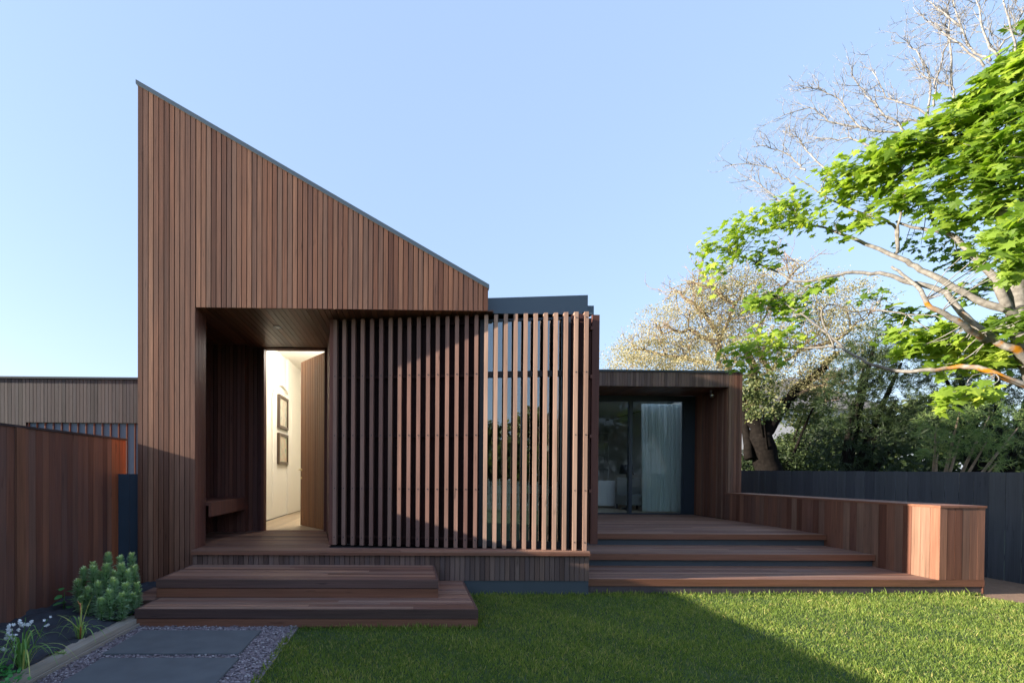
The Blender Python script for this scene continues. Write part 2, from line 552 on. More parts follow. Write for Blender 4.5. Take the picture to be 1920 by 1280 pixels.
def instance_mesh(name, shape_v, shape_f, cen, size, nrm, mat, tone, parent=None, axis=None):
    """many copies of a small flat shape (a leaf) as one foliage mesh"""
    n = len(cen)
    a, b, c = frames(nrm)
    if axis is not None:                    # leaf points along axis
        ax = axis - c * np.sum(axis * c, 1)[:, None]
        b = ax / (np.linalg.norm(ax, axis=1)[:, None] + 1e-9)
        a = np.cross(b, c)
    sv = np.asarray(shape_v, float)
    size = np.asarray(size, float).reshape(-1, 1, 1)
    v = cen[:, None, :] + size * (sv[None, :, 0:1] * a[:, None, :] + sv[None, :, 1:2] * b[:, None, :] + sv[None, :, 2:3] * c[:, None, :])
    f = np.asarray(shape_f)
    F = (f[None] + (np.arange(n) * len(sv))[:, None, None]).reshape(-1, f.shape[1])
    T = np.repeat(tone, len(sv), axis=0)
    return mesh_np(name, v.reshape(-1, 3), F, mat, T, False, parent)

def tones(n, mean=None, sd=.18):
    t = RNG.random((n, 3))
    if mean is not None:
        t[:, 0] = np.clip(np.asarray(mean) + RNG.normal(size=n) * sd, 0, 1)
    return t

def ball(n, c, r, shell=.5):
    """points in an ellipsoid, denser towards its skin"""
    d = RNG.normal(size=(n, 3)); d /= np.linalg.norm(d, axis=1)[:, None]
    q = RNG.random(n) ** (1 / 3)
    q = np.where(RNG.random(n) < shell, .75 + .3 * RNG.random(n), q)
    return np.asarray(c) + d * q[:, None] * np.asarray(r)

LEAF_DIAMOND = ([(0, 0, 0), (.22, .45, .03), (0, 1, 0), (-.22, .45, .03)], [[0, 1, 2], [0, 2, 3]])
NEEDLE = ([(-.05, 0, 0), (.05, 0, 0), (0, 1, 0)], [[0, 1, 2]])
def maple_shape():
    # five pointed lobes with notches between them, folded a little along the middle
    out = [(0, -.06), (.30, -.20), (.24, .02), (.62, .10), (.36, .26), (.56, .60), (.24, .50), (0, .98), (-.24, .50), (-.56, .60), (-.36, .26), (-.62, .10), (-.24, .02), (-.30, -.20)]
    v = [(0, .22, .03)] + [(x, y, -.10 * abs(x)) for x, y in out]
    k = len(out)
    return v, [[0, 1 + i, 1 + (i + 1) % k] for i in range(k)]
MAPLE = maple_shape()

# ------------------------------------------------------------------ ground
gm = MB()
gm.add([(-150, -150, -.02), (150, -150, -.02), (150, 150, -.02), (-150, 150, -.02)], [[0, 1, 2, 3]])
tag(gm.build("ground", M['ground']), kind='structure')
sm = MB()
pts = [(7.95, 6.9), (7.80, 6.38), (7.45, 6.30), (7.5, 6.12), (7.9, 5.95), (8.1, 5.6), (8.36, 5.3), (9.3, 4.6), (9.3, 16), (7.6, 16), (7.6, 6.9)]
sm.add([(x, y, -.012) for x, y in pts], [list(range(len(pts)))])
tag(sm.build("side_path", M['soil']), kind='structure')

# ------------------------------------------------------------------ the house
GY = 6.46                                  # plane of the gable face
GX0, GX1, GXC = -3.588, 1.042, -2.832      # left edge, right edge, inner edge of the left leg
GZB = 3.757                                # underside of the overhang
ZD = .568                                  # entry deck level
BY = 6.372                                 # plane of the base boards
def roofz(x):                              # underside of the roof sheet
    return 6.645 + (4.052 - 6.645) * (x - GX0) / (GX1 - GX0)

house = empty("timber_house", (-1.2, 8.0, 0), "timber clad house with a steep single pitch gable, batten screen and low flat roofed wing", "house")
H = house

# gable face
m = MB()
boards_v(m, (GX0, GY), (GXC, GY), .0, lambda s: roofz(GX0 + s), .0662, .0105)
boards_v(m, (GXC + .004, GY), (GX1, GY), GZB, lambda s: roofz(GXC + s), .0662, .0105)
front = m.build("gable_cladding", M['clad'], H)
# solid body behind
def prism(mb, poly, y0, y1, tone=None, mi=0):
    k = len(poly)
    v = [(x, y0, z) for x, z in poly] + [(x, y1, z) for x, z in poly]
    mb.add(v, [list(range(k)), list(range(2 * k - 1, k - 1, -1))] + [[(i + 1) % k, i, k + i, k + (i + 1) % k] for i in range(k)], tone, mi)
m = MB()
prism(m, [(GX0 + .02, .0), (GXC - .003, .0), (GXC - .003, GZB + .02), (GX1 - .02, GZB + .02), (GX1 - .02, roofz(GX1) - .02), (GX0 + .02, roofz(GX0) - .02)], GY + .021, GY + .12)
m.build("front_wall", M['backing'], H)
m = MB()
prism(m, [(GX0 + .022, 0), (GX0 + .10, 0), (GX0 + .10, roofz(GX0 + .1) - .01), (GX0 + .022, roofz(GX0 + .022) - .01)], GY + .12, 15.8)
prism(m, [(GX1 - .10, 3.80), (GX1 - .022, 3.80), (GX1 - .022, roofz(GX1) - .01), (GX1 - .10, roofz(GX1 - .1) - .01)], GY + .12, 15.8)
boards_v(m, (GX1, GY), (GX1, 15.8), 3.78, roofz(GX1) - .01, .066, .007, .02)
boards_v(m, (GX0, 15.8), (GX0, GY + .001), 0, roofz(GX0) - .01, .066, .007, .02)
m.build("side_wall", M['clad'], H)
m = MB()
prism(m, [(GX0, 0), (GX1, 0), (GX1, roofz(GX1) - .02), (GX0, roofz(GX0) - .02)], 15.8, 15.9)
m.build("rear_wall", M['clad_dark'], H)
# roof sheet with its thin steel edge
m = MB()
dx = .016
q = lambda x, dz: (x, roofz(x) + dz)
prism(m, [q(GX0 - dx, .0), q(GX1 + .012, .0), q(GX1 + .012, .055), q(GX0 - dx, .055)], GY - .018, 16.0)
m.build("roof", M['blue_steel'], H)

# entry recess -------------------------------------------------
m = MB()                                    # reveal of the leg
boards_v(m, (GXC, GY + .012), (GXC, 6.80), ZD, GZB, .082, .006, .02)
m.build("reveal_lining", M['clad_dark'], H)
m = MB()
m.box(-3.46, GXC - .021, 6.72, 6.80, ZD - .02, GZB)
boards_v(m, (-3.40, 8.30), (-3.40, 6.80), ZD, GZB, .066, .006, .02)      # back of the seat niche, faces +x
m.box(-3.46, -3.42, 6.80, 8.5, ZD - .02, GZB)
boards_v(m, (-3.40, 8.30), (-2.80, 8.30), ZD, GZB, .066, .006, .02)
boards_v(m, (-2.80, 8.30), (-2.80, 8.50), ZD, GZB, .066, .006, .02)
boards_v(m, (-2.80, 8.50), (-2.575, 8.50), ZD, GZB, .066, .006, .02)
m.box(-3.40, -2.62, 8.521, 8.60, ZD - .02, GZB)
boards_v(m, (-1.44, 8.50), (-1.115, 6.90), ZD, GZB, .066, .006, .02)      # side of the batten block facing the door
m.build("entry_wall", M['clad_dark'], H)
m = MB()
m.box(-2.80, -2.774, 6.82, 8.29, .965, 1.160)
m.box(-3.39, -2.801, 6.82, 8.29, 1.115, 1.160)
m.box(-2.801, -2.78, 6.82, 8.29, .955, .9645)
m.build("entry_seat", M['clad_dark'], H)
m = MB()                                    # soffit boards run front to back
n = 58
w = (GX1 + .08 + 3.42) / n
for i in range(n):
    x0 = -3.42 + i * w
    m.box(x0 + .003, x0 + w - .003, GY + .022, 8.56, GZB, GZB + .018)
m.box(-3.45, GX1 + .1, GY + .13, 8.6, GZB + .0185, GZB + .03)
m.build("soffit", M['soffit'], H)
# door frame
m = MB()
m.box(-2.575, -2.525, 8.46, 8.62, ZD, 3.735)
m.box(-1.482, -1.425, 8.46, 8.62, ZD, 3.735)
m.box(-2.575, -1.425, 8.46, 8.62, 3.736, GZB - .001)
m.box(-2.524, -1.483, 8.50, 8.58, ZD - .03, ZD + .006)
m.build("door_frame", M['clad_dark'], H)
# open door leaf
w, th = 1.035, .9385
hx, hy = -1.487, 8.56
ux, uy = -math.cos(th), math.sin(th)
m = MB()
nb = 14
p0 = Vector((hx + ux * w, hy + uy * w)); p1 = Vector((hx, hy))
boards_v(m, p0, p1, ZD + .012, 3.715, w / nb, .017, .022)
u2 = (p1 - p0).normalized(); n2 = Vector((-u2.y, u2.x))
a, b = p0 + n2 * .021, p1 + n2 * .021
m.hexa([(*a, ZD + .012), (*b, ZD + .012), (*(b + n2 * .03), ZD + .012), (*(a + n2 * .03), ZD + .012)], [(*a, 3.715), (*b, 3.715), (*(b + n2 * .03), 3.715), (*(a + n2 * .03), 3.715)], (.1, .1, .1), 1)
door = m.build("door", [M['door'], M['backing']], H)
t = TB()
hp = p0 + u2 * .06
fz = 1.60 + .05
pr = lambda s, d, z: (hp.x + u2.x * s - n2.x * d, hp.y + u2.y * s - n2.y * d, z)
t.tube([pr(0, 0, fz), pr(0, .05, fz)], [.011, .011], 8)
t.tube([pr(-.012, .05, fz), pr(.09, .052, fz), pr(.125, .05, fz)], [.010, .009, .008], 8)
t.tube([pr(0, .0, fz), pr(0, .008, fz)], [.026, .026], 12)
t.build("handle", M['brass'], door)
t = TB()
t.tube([pr(0, .0, fz - .16), pr(0, .012, fz - .16)], [.022, .022], 12)
t.build("keyhole_plate", M['brass'], door)

# entry deck and base -----------------------------------------
m = MB()
boards_x(m, -3.36, 2.40, BY - .035, 8.55, ZD, .088, .011, .022, ends=lambda y: (GXC + .004 if y < 6.81 else -3.36, (2.40 if y < 6.6 else (-1.10 if y < 6.88 else -1.13 - .2 * (y - 6.9)))))
m.build("entry_deck", M['deck'], H)
m = MB()
m.box(GXC + .004, 2.402, BY - .037, BY - .019, ZD - .060, ZD - .023)
m.box(GXC + .006, 2.36, BY + .022, 6.62, .0, ZD - .024, (.0, .0, .0), 1)
m.box(-3.40, 2.36, 6.621, 8.5, .0, ZD - .024, (.0, .0, .0), 1)
m.build("deck_nosing", [M['deck_edge'], M['backing']], H)
m = MB()
boards_v(m, (GXC + .006, BY), (2.402, BY), .172, ZD - .062, .0662, .007, .02)
m.build("base_cladding", M['clad_aged'], H)
m = MB()
m.box(GXC + .02, 2.398, BY + .012, BY + .021, -.02, .17)
m.build("plinth", M['slate_paint'], H)

# batten screen -----------------------------------------------
S0 = Vector((-1.05, 6.84)); S1 = Vector((2.337, 6.373))
SL = (S1 - S0).length
SU = (S1 - S0) / SL
SB = Vector((-SU.y, SU.x))
def S(s, d): return S0 + SU * s + SB * d
ZT = 3.738
def srail(s0, s1, z0, z1, d0, d1, mi=0):
    a, b, c, d = S(s0, d0), S(s1, d0), S(s1, d1), S(s0, d1)
    m.hexa([(*a, z0), (*b, z0), (*c, z0), (*d, z0)], [(*a, z1), (*b, z1), (*c, z1), (*d, z1)], None, mi)
screen = empty("batten_screen", (0, 0, 0))
screen.parent = H
screen.location = -Vector(H.location)
for z in (3.66, 2.94, 2.11, 1.37, .68):
    for s0, s1 in ((-.02, 2.02), (3.24, SL + .03)):
        m = MB()
        srail(s0, s1, z - .016, z + .016, .096, .118)
        m.build("rail", M['lining'], screen)
NB = 27
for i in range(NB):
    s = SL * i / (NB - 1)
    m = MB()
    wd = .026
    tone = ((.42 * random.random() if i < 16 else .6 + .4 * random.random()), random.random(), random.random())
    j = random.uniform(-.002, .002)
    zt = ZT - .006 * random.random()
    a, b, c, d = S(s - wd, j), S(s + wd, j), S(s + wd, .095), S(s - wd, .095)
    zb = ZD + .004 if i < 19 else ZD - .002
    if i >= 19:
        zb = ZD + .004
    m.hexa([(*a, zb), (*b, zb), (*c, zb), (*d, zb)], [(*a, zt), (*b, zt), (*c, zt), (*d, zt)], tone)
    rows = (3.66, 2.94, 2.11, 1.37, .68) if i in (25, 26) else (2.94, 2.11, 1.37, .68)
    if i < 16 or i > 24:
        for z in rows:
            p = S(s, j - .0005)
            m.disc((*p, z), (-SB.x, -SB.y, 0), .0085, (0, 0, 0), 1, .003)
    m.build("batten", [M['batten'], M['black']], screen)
# side battens on the right flank of the block
for k in range(7):
    y = 6.50 + k * .14
    m = MB()
    m.box(2.462, 2.560, y, y + .045, .64, 3.735, (.1 + .1 * random.random(), .5, .5))
    m.build("batten", M['clad_dark'], screen)
for z in (3.55, 2.9, 2.1, 1.36):
    m = MB()
    m.box(2.43, 2.461, 6.47, 7.5, z - .022, z + .022)
    m.build("rail", M['clad_dark'], screen)
# corner board closing the screen by the door
m = MB()
a, b, c, d = S(-.085, .02), S(-.030, .02), S(-.030, .09), S(-.085, .09)
m.hexa([(*a, ZD), (*b, ZD), (*c, ZD), (*d, ZD)], [(*a, GZB), (*b, GZB), (*c, GZB), (*d, GZB)])
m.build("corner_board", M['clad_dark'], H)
# dark lining behind the battens
m = MB()
boards_v(m, S(-.05, .155), S(2.02, .155), ZD, GZB, .09, .004, .02)
boards_v(m, S(3.25, .155), (2.40, S(SL, .155).y), ZD, GZB, .06, .004, .02)
m.build("screen_lining", M['lining'], H)
m = MB()
a, b, c, d = S(-.04, .18), S(2.0, .18), S(2.0, .26), S(-.04, .26)
m.hexa([(*a, ZD), (*b, ZD), (*c, ZD), (*d, ZD)], [(*a, GZB), (*b, GZB), (*c, GZB), (*d, GZB)])
m.box(2.36, 2.40, 6.60, 11.19, 0, 3.80)
m.build("block_wall", M['backing'], H)
# window behind the battens
m = MB()
srail(2.021, 2.125, ZD, GZB - .03, .17, .24)
srail(3.135, 3.249, ZD, GZB - .03, .17, .24)
srail(2.126, 3.134, 2.925, 3.005, .175, .235)
srail(2.126, 3.134, 3.70, GZB - .03, .175, .235)
srail(2.126, 3.134, ZD, .66, .175, .235)
srail(2.60, 2.635, .661, 2.924, .178, .232)
win = m.build("window", M['frame'], H)
for s0, s1, z0, z1 in ((2.126, 3.134, 3.006, 3.699), (2.126, 2.599, .661, 2.924), (2.636, 3.134, .661, 2.924)):
    m = MB()
    srail(s0, s1, z0, z1, .200, .206)
    m.build("pane", M['glass'], win)
# flat roof of the block with its deep steel fascia
m = MB()
y0 = 6.72
m.add([(1.044, y0, 3.80), (2.475, y0 - .01, 3.80), (2.475, y0 - .01, 4.078), (1.044, y0, 4.020), (1.044, y0 + .05, 3.80), (2.475, y0 + .04, 3.80), (2.475, y0 + .04, 4.078), (1.044, y0 + .05, 4.020)],
      [[0, 1, 2, 3], [7, 6, 5, 4], [3, 2, 6, 7], [1, 5, 6, 2], [0, 3, 7, 4], [0, 4, 5, 1]])
m.box(1.044, 2.50, 6.60, 6.70, 3.77, 3.80)
m.box(2.476, 2.575, 6.75, 6.80, 3.82, 3.945)
m.build("roof_fascia", M['blue_steel'], H)
m = MB()
m.add([(1.044, y0 + .052, 3.80), (2.47, y0 + .042, 3.80), (2.47, 11.25, 3.80), (1.044, 11.25, 3.80), (1.044, y0 + .052, 3.99), (2.47, y0 + .042, 4.05), (2.47, 11.25, 3.97), (1.044, 11.25, 3.97)],
      [[3, 2, 1, 0], [4, 5, 6, 7], [0, 1, 5, 4], [1, 2, 6, 5], [2, 3, 7, 6], [3, 0, 4, 7]])
m.build("flat_roof", M['frame'], H)
m = MB()                                     # room behind the window
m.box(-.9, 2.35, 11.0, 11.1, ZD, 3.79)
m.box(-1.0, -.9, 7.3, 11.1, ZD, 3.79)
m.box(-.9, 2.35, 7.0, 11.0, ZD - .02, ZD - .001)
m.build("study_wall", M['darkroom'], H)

# hallway ------------------------------------------------------
HX0, HX1, HYB = -2.95, -.75, 13.2
m = MB()
m.box(HX0 - .12, HX0, 8.63, 9.78, ZD + .016, 4.35)
m.box(HX0 - .12, HX0 - .045, 9.78, 11.85, ZD + .016, 4.35)          # shallow recess
m.box(HX0 - .12, HX0 + .0, 11.85, HYB, ZD + .016, 4.35)
m.box(HX0 - .12, -2.576, 8.605, 8.629, ZD, 4.35)
m.box(-1.424, HX1 + .1, 8.605, 8.629, ZD, 4.35)
m.box(-2.575, -1.425, 8.605, 8.629, GZB + .03, 4.35)
m.box(HX1, HX1 + .1, 8.63, HYB, ZD, 4.35)
m.box(HX0 - .12, HX1 + .1, HYB, HYB + .1, ZD, 4.35)
m.box(HX0 - .12, HX1 + .1, 8.63, HYB, 4.351, 4.42)
m.build("hall_wall", M['plaster'], H)
m = MB()                                     # moulded arch on the hall wall
t = TB()
ya, yb, za = 10.55, 12.15, 3.10
arc = [(HX0 - .005, ya, ZD)] + [(HX0 - .005, (ya + yb) / 2 - (yb - ya) / 2 * math.cos(k * math.pi / 14), za + .52 * math.sin(k * math.pi / 14)) for k in range(15)] + [(HX0 - .005, yb, ZD)]
t.tube(arc, [.022] * len(arc), 6)
t.build("arch_moulding", M['plaster'], H)
m = MB()
n = 17
w = (HX1 - HX0 + .06) / n
for i in range(n):
    x0 = HX0 - .06 + i * w
    m.box(x0 + .001, x0 + w - .001, 8.585, HYB, ZD - .02, ZD + .001)
m.build("hall_floor", M['floor_in'], H)
m = MB()                                     # shadow gap skirting
m.box(HX0 - .043, HX0 - .03, 8.64, HYB, ZD + .002, ZD + .0155)
m.build("skirting", M['black'], H)

# low wing -----------------------------------------------------
WY = 11.2; GLY = 12.5; WX1 = 7.793; WXI = 7.475; WZT, WZS = 3.992, 3.658
ZW = .571
m = MB()
boards_v(m, (2.42, WY), (WXI - .003, WY), WZS, WZT, .0662, .007)
wf = m.build("wing_fascia", M['clad_aged'], H)
m = MB()
boards_v(m, (WXI, WY), (WX1, WY), .0, WZT, .064, .007)
boards_v(m, (WX1 + .001, WY), (WX1 + .001, 19), .0, WZT, .066, .007, -.02 + .04)
boards_v(m, (WXI - .0, GLY + .05), (WXI - .0, WY + .022), ZW, WZS, .066, .006, -.02)
m.build("wing_end_wall", M['red'], H)
m = MB()
m.box(WXI + .022, WX1 - .022, WY + .022, 19, 0, WZT - .02)
m.box(2.42, WXI + .02, WY + .022, WY + .1, WZS + .022, WZT - .02)
m.build("wing_wall", M['backing'], H)
m = MB()
n = 76
w = (WXI - 2.42) / n
for i in range(n):
    m.box(2.42 + i * w + .003, 2.42 + (i + 1) * w - .003, WY + .022, GLY, WZS, WZS + .018)
m.build("wing_soffit", M['soffit'], H)
m = MB()                                     # sliding doors
m.box(2.42, WXI - .001, GLY, GLY + .1, 3.51, WZS - .001)
m.box(7.175, WXI - .001, GLY, GLY + .1, ZW, 3.509)
m.box(5.725, 5.815, GLY - .005, GLY + .1, ZW, 3.509)
m.box(2.42, 7.174, GLY, GLY + .1, ZW, ZW + .03)
m.box(7.13, 7.174, GLY + .02, GLY + .07, ZW + .031, 3.509)
m.box(4.10, 4.17, GLY, GLY + .1, ZW + .031, 3.509)
sd = m.build("sliding_door", M['frame'], H)
for x0, x1 in ((2.43, 4.099), (4.171, 5.724), (5.816, 7.129)):
    m = MB()
    m.box(x0, x1, GLY + .045, GLY + .051, ZW + .031, 3.508)
    m.build("pane", M['glass_wing'], sd)
m = MB()                                     # living room shell
m.box(2.4, 7.6, 18.4, 18.5, ZW - .03, 3.7)
m.box(2.4, 2.5, GLY + .1, 18.4, ZW - .03, 3.7)
m.box(7.485, 7.495, GLY + .1, 18.4, ZW - .03, 3.655)
DAYLIGHT_SLOT = (4.2, 7.44, 12.62, 13.58)                 # added unseen roof opening, brings daylight onto the curtain
def holed(mb, x0, x1, y0, y1, z0, z1):
    a_, b_, c_, d_ = DAYLIGHT_SLOT
    mb.box(x0, x1, y0, c_, z0, z1); mb.box(x0, x1, d_, y1, z0, z1); mb.box(x0, a_, c_, d_, z0, z1); mb.box(b_, x1, c_, d_, z0, z1)
holed(m, 2.5, 7.6, GLY + .1, 18.4, WZS + .02, WZS + .05)
m.build("living_room_wall", M['room'], H)
m = MB()
holed(m, 2.30, WX1 + .03, WY - .02, 19.1, WZT + .001, WZT + .045)
m.build("wing_roof", M['frame'], H)
m = MB()
m.box(2.4, 7.48, GLY + .1, 18.4, ZW - .05, ZW - .004)
m.build("living_room_floor", M['floor_in'], H)

# ------------------------------------------------------------------ things on and in the house
dl = empty("downlight", tuple(at(520, 619, 7.29).xy) + (GZB,), "small round recessed downlight in the timber ceiling above the front door", "downlight")
x, y = dl.location.x, dl.location.y
t = TB()
ring = []
k = 20
m = MB()
for i in range(k):
    a0, a1 = 2 * math.pi * i / k, 2 * math.pi * (i + 1) / k
    for (r0, z0), (r1, z1) in (((.062, -.001), (.058, -.010)), ((.058, -.010), (.040, -.010)), ((.040, -.010), (.036, -.002))):
        m.add([(x + r0 * math.cos(a0), y + r0 * math.sin(a0), GZB + z0), (x + r0 * math.cos(a1), y + r0 * math.sin(a1), GZB + z0), (x + r1 * math.cos(a1), y + r1 * math.sin(a1), GZB + z1), (x + r1 * math.cos(a0), y + r1 * math.sin(a0), GZB + z1)], [[0, 1, 2, 3]], (0, 0, 0))
m.build("trim_ring", M['white'], dl)
m = MB()
m.disc((x, y, GZB - .001), (0, 0, -1), .036, (0, 0, 0), 0, .002, 16)
m.build("lamp_lens", emit("downlight_glow", (1, .9, .75), .06), dl)

sp = empty("spotlight", (7.31, 11.62, WZS), "small metal spotlight hanging below the corner of the wing ceiling", "spotlight")
t = TB()
t.tube([(7.31, 11.62, WZS), (7.31, 11.62, WZS - .035)], [.03, .03], 12)
t.tube([(7.31, 11.62, WZS - .03), (7.31, 11.60, WZS - .085)], [.009, .009], 8)
t.build("bracket", M['steel'], sp)
t = TB()
t.tube([(7.32, 11.66, WZS - .06), (7.305, 11.59, WZS - .12), (7.295, 11.54, WZS - .165)], [.026, .040, .046], 14)
t.build("lamp_head", M['steel'], sp)

cl = empty("ceiling_lamp", (-1.75, 10.3, 4.35), "round opal ceiling lamp lighting the entry hall", "ceiling lamp")
m = MB()
m.disc((-1.75, 10.3, 4.35), (0, 0, -1), .20, (0, 0, 0), 0, .03, 24)
m.build("lamp_base", M['white'], cl)
t = TB()
t.tube([(-1.75, 10.3, 4.319), (-1.75, 10.3, 4.28), (-1.75, 10.3, 4.25)], [.18, .16, .08], 20)
t.build("diffuser", emit("lamp_opal", (1, .84, .62), 3), cl)
ld = bpy.data.lights.new("hall_lamp_light", 'POINT')
ld.energy = 33
ld.color = (1, .94, .85)
ld.shadow_soft_size = .15
lo = bpy.data.objects.new("hall_lamp_light", ld)
COL.objects.link(lo)
lo.parent = cl
lo.location = (0, 0, -.35)

def pic_print(name, pal):
    m_, nt, b = new_mat(name)
    g = N(nt, "ShaderNodeNewGeometry")
    nz = N(nt, "ShaderNodeTexNoise")
    nz.inputs["Scale"].default_value = 5
    nz.inputs["Detail"].default_value = 5
    nt.links.new(g.outputs["Position"], nz.inputs["Vector"])
    c = ramp(nt, nz.outputs[0], [(.3, pal[0]), (.45, pal[1]), (.55, pal[2]), (.7, pal[3])])
    nt.links.new(c, b.inputs["Base Color"])
    b.inputs["Roughness"].default_value = .3
    return m_
for z0, z1, lab, pal in ((2.62, 3.37, "upper of the two wooden framed pictures on the cream hall wall", [(.30, .33, .27), (.55, .53, .42), (.62, .52, .40), (.24, .22, .16)]),
                         (1.79, 2.50, "lower of the two wooden framed pictures on the cream hall wall", [(.22, .30, .22), (.5, .5, .36), (.55, .38, .26), (.34, .38, .28)])):
    y0, y1 = 11.02, 11.83
    x = HX0 - .043
    e = empty("picture_frame", (x, (y0 + y1) / 2, z0), lab, "picture", "framed pictures in the hall")
    m = MB()
    f = .058
    m.box(x, x + .06, y0, y0 + f, z0, z1)
    m.box(x, x + .06, y1 - f, y1, z0, z1)
    m.box(x, x + .06, y0 + f, y1 - f, z0, z0 + f)
    m.box(x, x + .06, y0 + f, y1 - f, z1 - f, z1)
    m.build("frame", M['picframe'], e)
    m = MB()
    m.box(x, x + .03, y0 + f, y1 - f, z0 + f, z1 - f)
    m.build("print", pic_print("faded_print", pal), e)

# curtain behind the sliding door: folds as real waves
cv, cf = [], []
n = 240
x0, x1 = 6.43, 7.462
for i in range(n + 1):
    s = i / n
    x = x0 + (x1 - x0) * s
    for k_, z in enumerate((ZW + .02, 1.3, 2.2, 3.0, 3.56)):
        top = k_ / 4
        xx = x + (1 - s) * .06 * (1 - top)
        y = 13.28 + (.045 + .015 * (1 - top)) * math.sin(s * 92 + 1.3 * math.sin(s * 21)) + .018 * math.sin(s * 37 + k_ * .3)
        cv.append((xx, y, z))
for i in range(n):
    for k_ in range(4):
        a = i * 5 + k_
        cf.append([a, a + 5, a + 6, a + 1])
cmat, nt, b = new_mat("aqua_sheer")
b.inputs["Base Color"].default_value = (.84, .90, .88, 1)
b.inputs["Roughness"].default_value = .9
tr = N(nt, "ShaderNodeBsdfTranslucent"); tr.inputs[0].default_value = (.85, .93, .90, 1)
mx = N(nt, "ShaderNodeMixShader"); mx.inputs[0].default_value = .5
nt.links.new(b.outputs[0], mx.inputs[1]); nt.links.new(tr.outputs[0], mx.inputs[2]); nt.links.new(mx.outputs[0], nt.nodes["Material Output"].inputs[0])
tag(mesh_np("curtain", cv, cf, cmat, smooth=True), "pale aqua pleated floor length curtain drawn behind the right sliding glass door", "curtain")

# living room furniture seen through the glass
bs = empty("bookshelf", (5.6, 18.2, ZW), "white open shelving unit against the far living room wall behind the left glass pane", "bookshelf")
m = MB()
for x in (4.6, 5.6, 6.6, 7.45):
    m.box(x, x + .04, 18.0, 18.38, ZW, 3.2)
for z in (ZW, 1.35, 1.85, 2.35, 2.85, 3.16):
    for a_, b_ in ((4.641, 5.599), (5.641, 6.599), (6.641, 7.449)):
        m.box(a_, b_, 18.0, 18.38, z, z + .035)
m.build("carcass", M['white'], bs)
m = MB()
for a_, b_ in ((4.645, 5.595), (5.645, 6.595), (6.645, 7.445)):
    m.box(a_, b_, 17.985, 18.0, ZW + .04, 1.34)
m.build("cabinet_door", M['white'], bs)
m = MB()
for (xa, xb) in ((4.66, 5.58), (5.66, 6.58)):
    for z in (1.386, 1.886, 2.386):
        x = xa
        while x < xb - .1:
            w_ = random.uniform(.02, .05)
            if random.random() < .8:
                m.box(x, x + w_ - .002, 18.08, 18.3, z, z + random.uniform(.22, .40))
            x += w_
bkm = wood("book_spines", [(.08, .06, .05), (.3, .12, .08), (.12, .16, .2), (.5, .45, .36), (.2, .22, .12)], grain=.2)
tag(m.build("book_row", bkm), "rows of books on the white living room shelves", "books")
cb = empty("cabinet", (6.0, 15.0, ZW), "white low cabinet standing in the living room behind the sliding door", "cabinet")
m = MB(); m.box(5.85, 6.55, 15.0, 15.5, ZW + .06, 1.42); m.build("carcass", M['white'], cb)
m = MB(); m.box(5.86, 6.19, 14.98, 14.999, ZW + .08, 1.40); m.build("door", M['white'], cb)
m = MB(); m.box(6.21, 6.54, 14.98, 14.999, ZW + .08, 1.40); m.build("door", M['white'], cb)
lm = empty("table_lamp", (6.62, 14.6, 1.2), "black drum shade lamp beside the curtain edge in the living room", "lamp")
t = TB(); t.tube([(6.62, 14.6, ZW), (6.62, 14.6, ZW + .02)], [.14, .14], 16); t.tube([(6.62, 14.6, ZW + .02), (6.62, 14.6, 1.75)], [.012, .012], 8); t.build("stem", M['black'], lm)
t = TB(); t.tube([(6.62, 14.6, 1.62), (6.62, 14.6, 1.92)], [.21, .17], 20); t.build("lamp_shade", M['black'], lm)
ar = empty("armchair", (6.7, 15.2, ZW), "dark upholstered armchair behind the living room curtain", "armchair")
m = MB(); m.bbox(6.3, 7.0, 13.9, 14.5, ZW + .15, ZW + .45, .03); m.build("seat", M['darkroom'], ar)
m = MB(); m.bbox(6.3, 7.0, 14.5, 14.65, ZW + .15, ZW + .95, .03); m.build("backrest", M['darkroom'], ar)
for x, y in ((6.32, 13.92), (6.94, 13.92), (6.32, 14.6), (6.94, 14.6)):
    m = MB(); m.box(x, x + .04, y, y + .04, ZW - .004, ZW + .149); m.build("leg", M['black'], ar)

dk = empty("desk", (1.6, 8.0, ZW), "pale desk inside the room behind the batten screened window", "desk")
m = MB(); m.bbox(.6, 2.3, 7.7, 8.5, 1.28, 1.40, .01); m.build("desktop", M['white'], dk)
for x in (.66, 2.2):
    for y in (7.78, 8.40):
        m = MB(); m.box(x, x + .05, y, y + .05, ZD - .001, 1.279); m.build("leg", M['black'], dk)

# ------------------------------------------------------------------ entry steps
st = empty("entry_steps", (-1.0, 5.5, 0), "two broad dark timber platform steps leading up to the front door", "steps")
def platform(nm, x0, x1, y0, y1, z0, z1, first=.085):
    m = MB()
    boards_x(m, x0 + .022, x1 - .022, y0 + .022, y1, z1, .088, .011, .022)
    top = m.build(nm, M['deck'], st)
    m = MB()
    def band(za, zb, o, mi):
        m.box(x0 + o, x1 - o, y0 + o, y0 + .020, za, zb, None, mi)
        m.box(x0 + o, x0 + .020, y0 + .0205, y1, za, zb, None, mi)
        m.box(x1 - .020, x1 - o, y0 + .0205, y1, za, zb, None, mi)
    band(z1 - .092, z1 - .0008, 0, 0)
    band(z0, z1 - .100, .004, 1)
    m.box(x0 + .021, x1 - .021, y0 + .021, y1, z0, z1 - .03, (0, 0, 0), 2)
    m.build("fascia", [M['deck_edge_dark'], M['deck_edge'], M['backing']], top)
platform("upper_step", -2.828, .342, 5.462, BY - .004, .176, .3755)
platform("lower_step", -2.795, .7265, 4.982, BY - .006, -.01, .1748)
platform("side_step", -3.135, -2.798, 5.37, 6.0, -.01, .165)

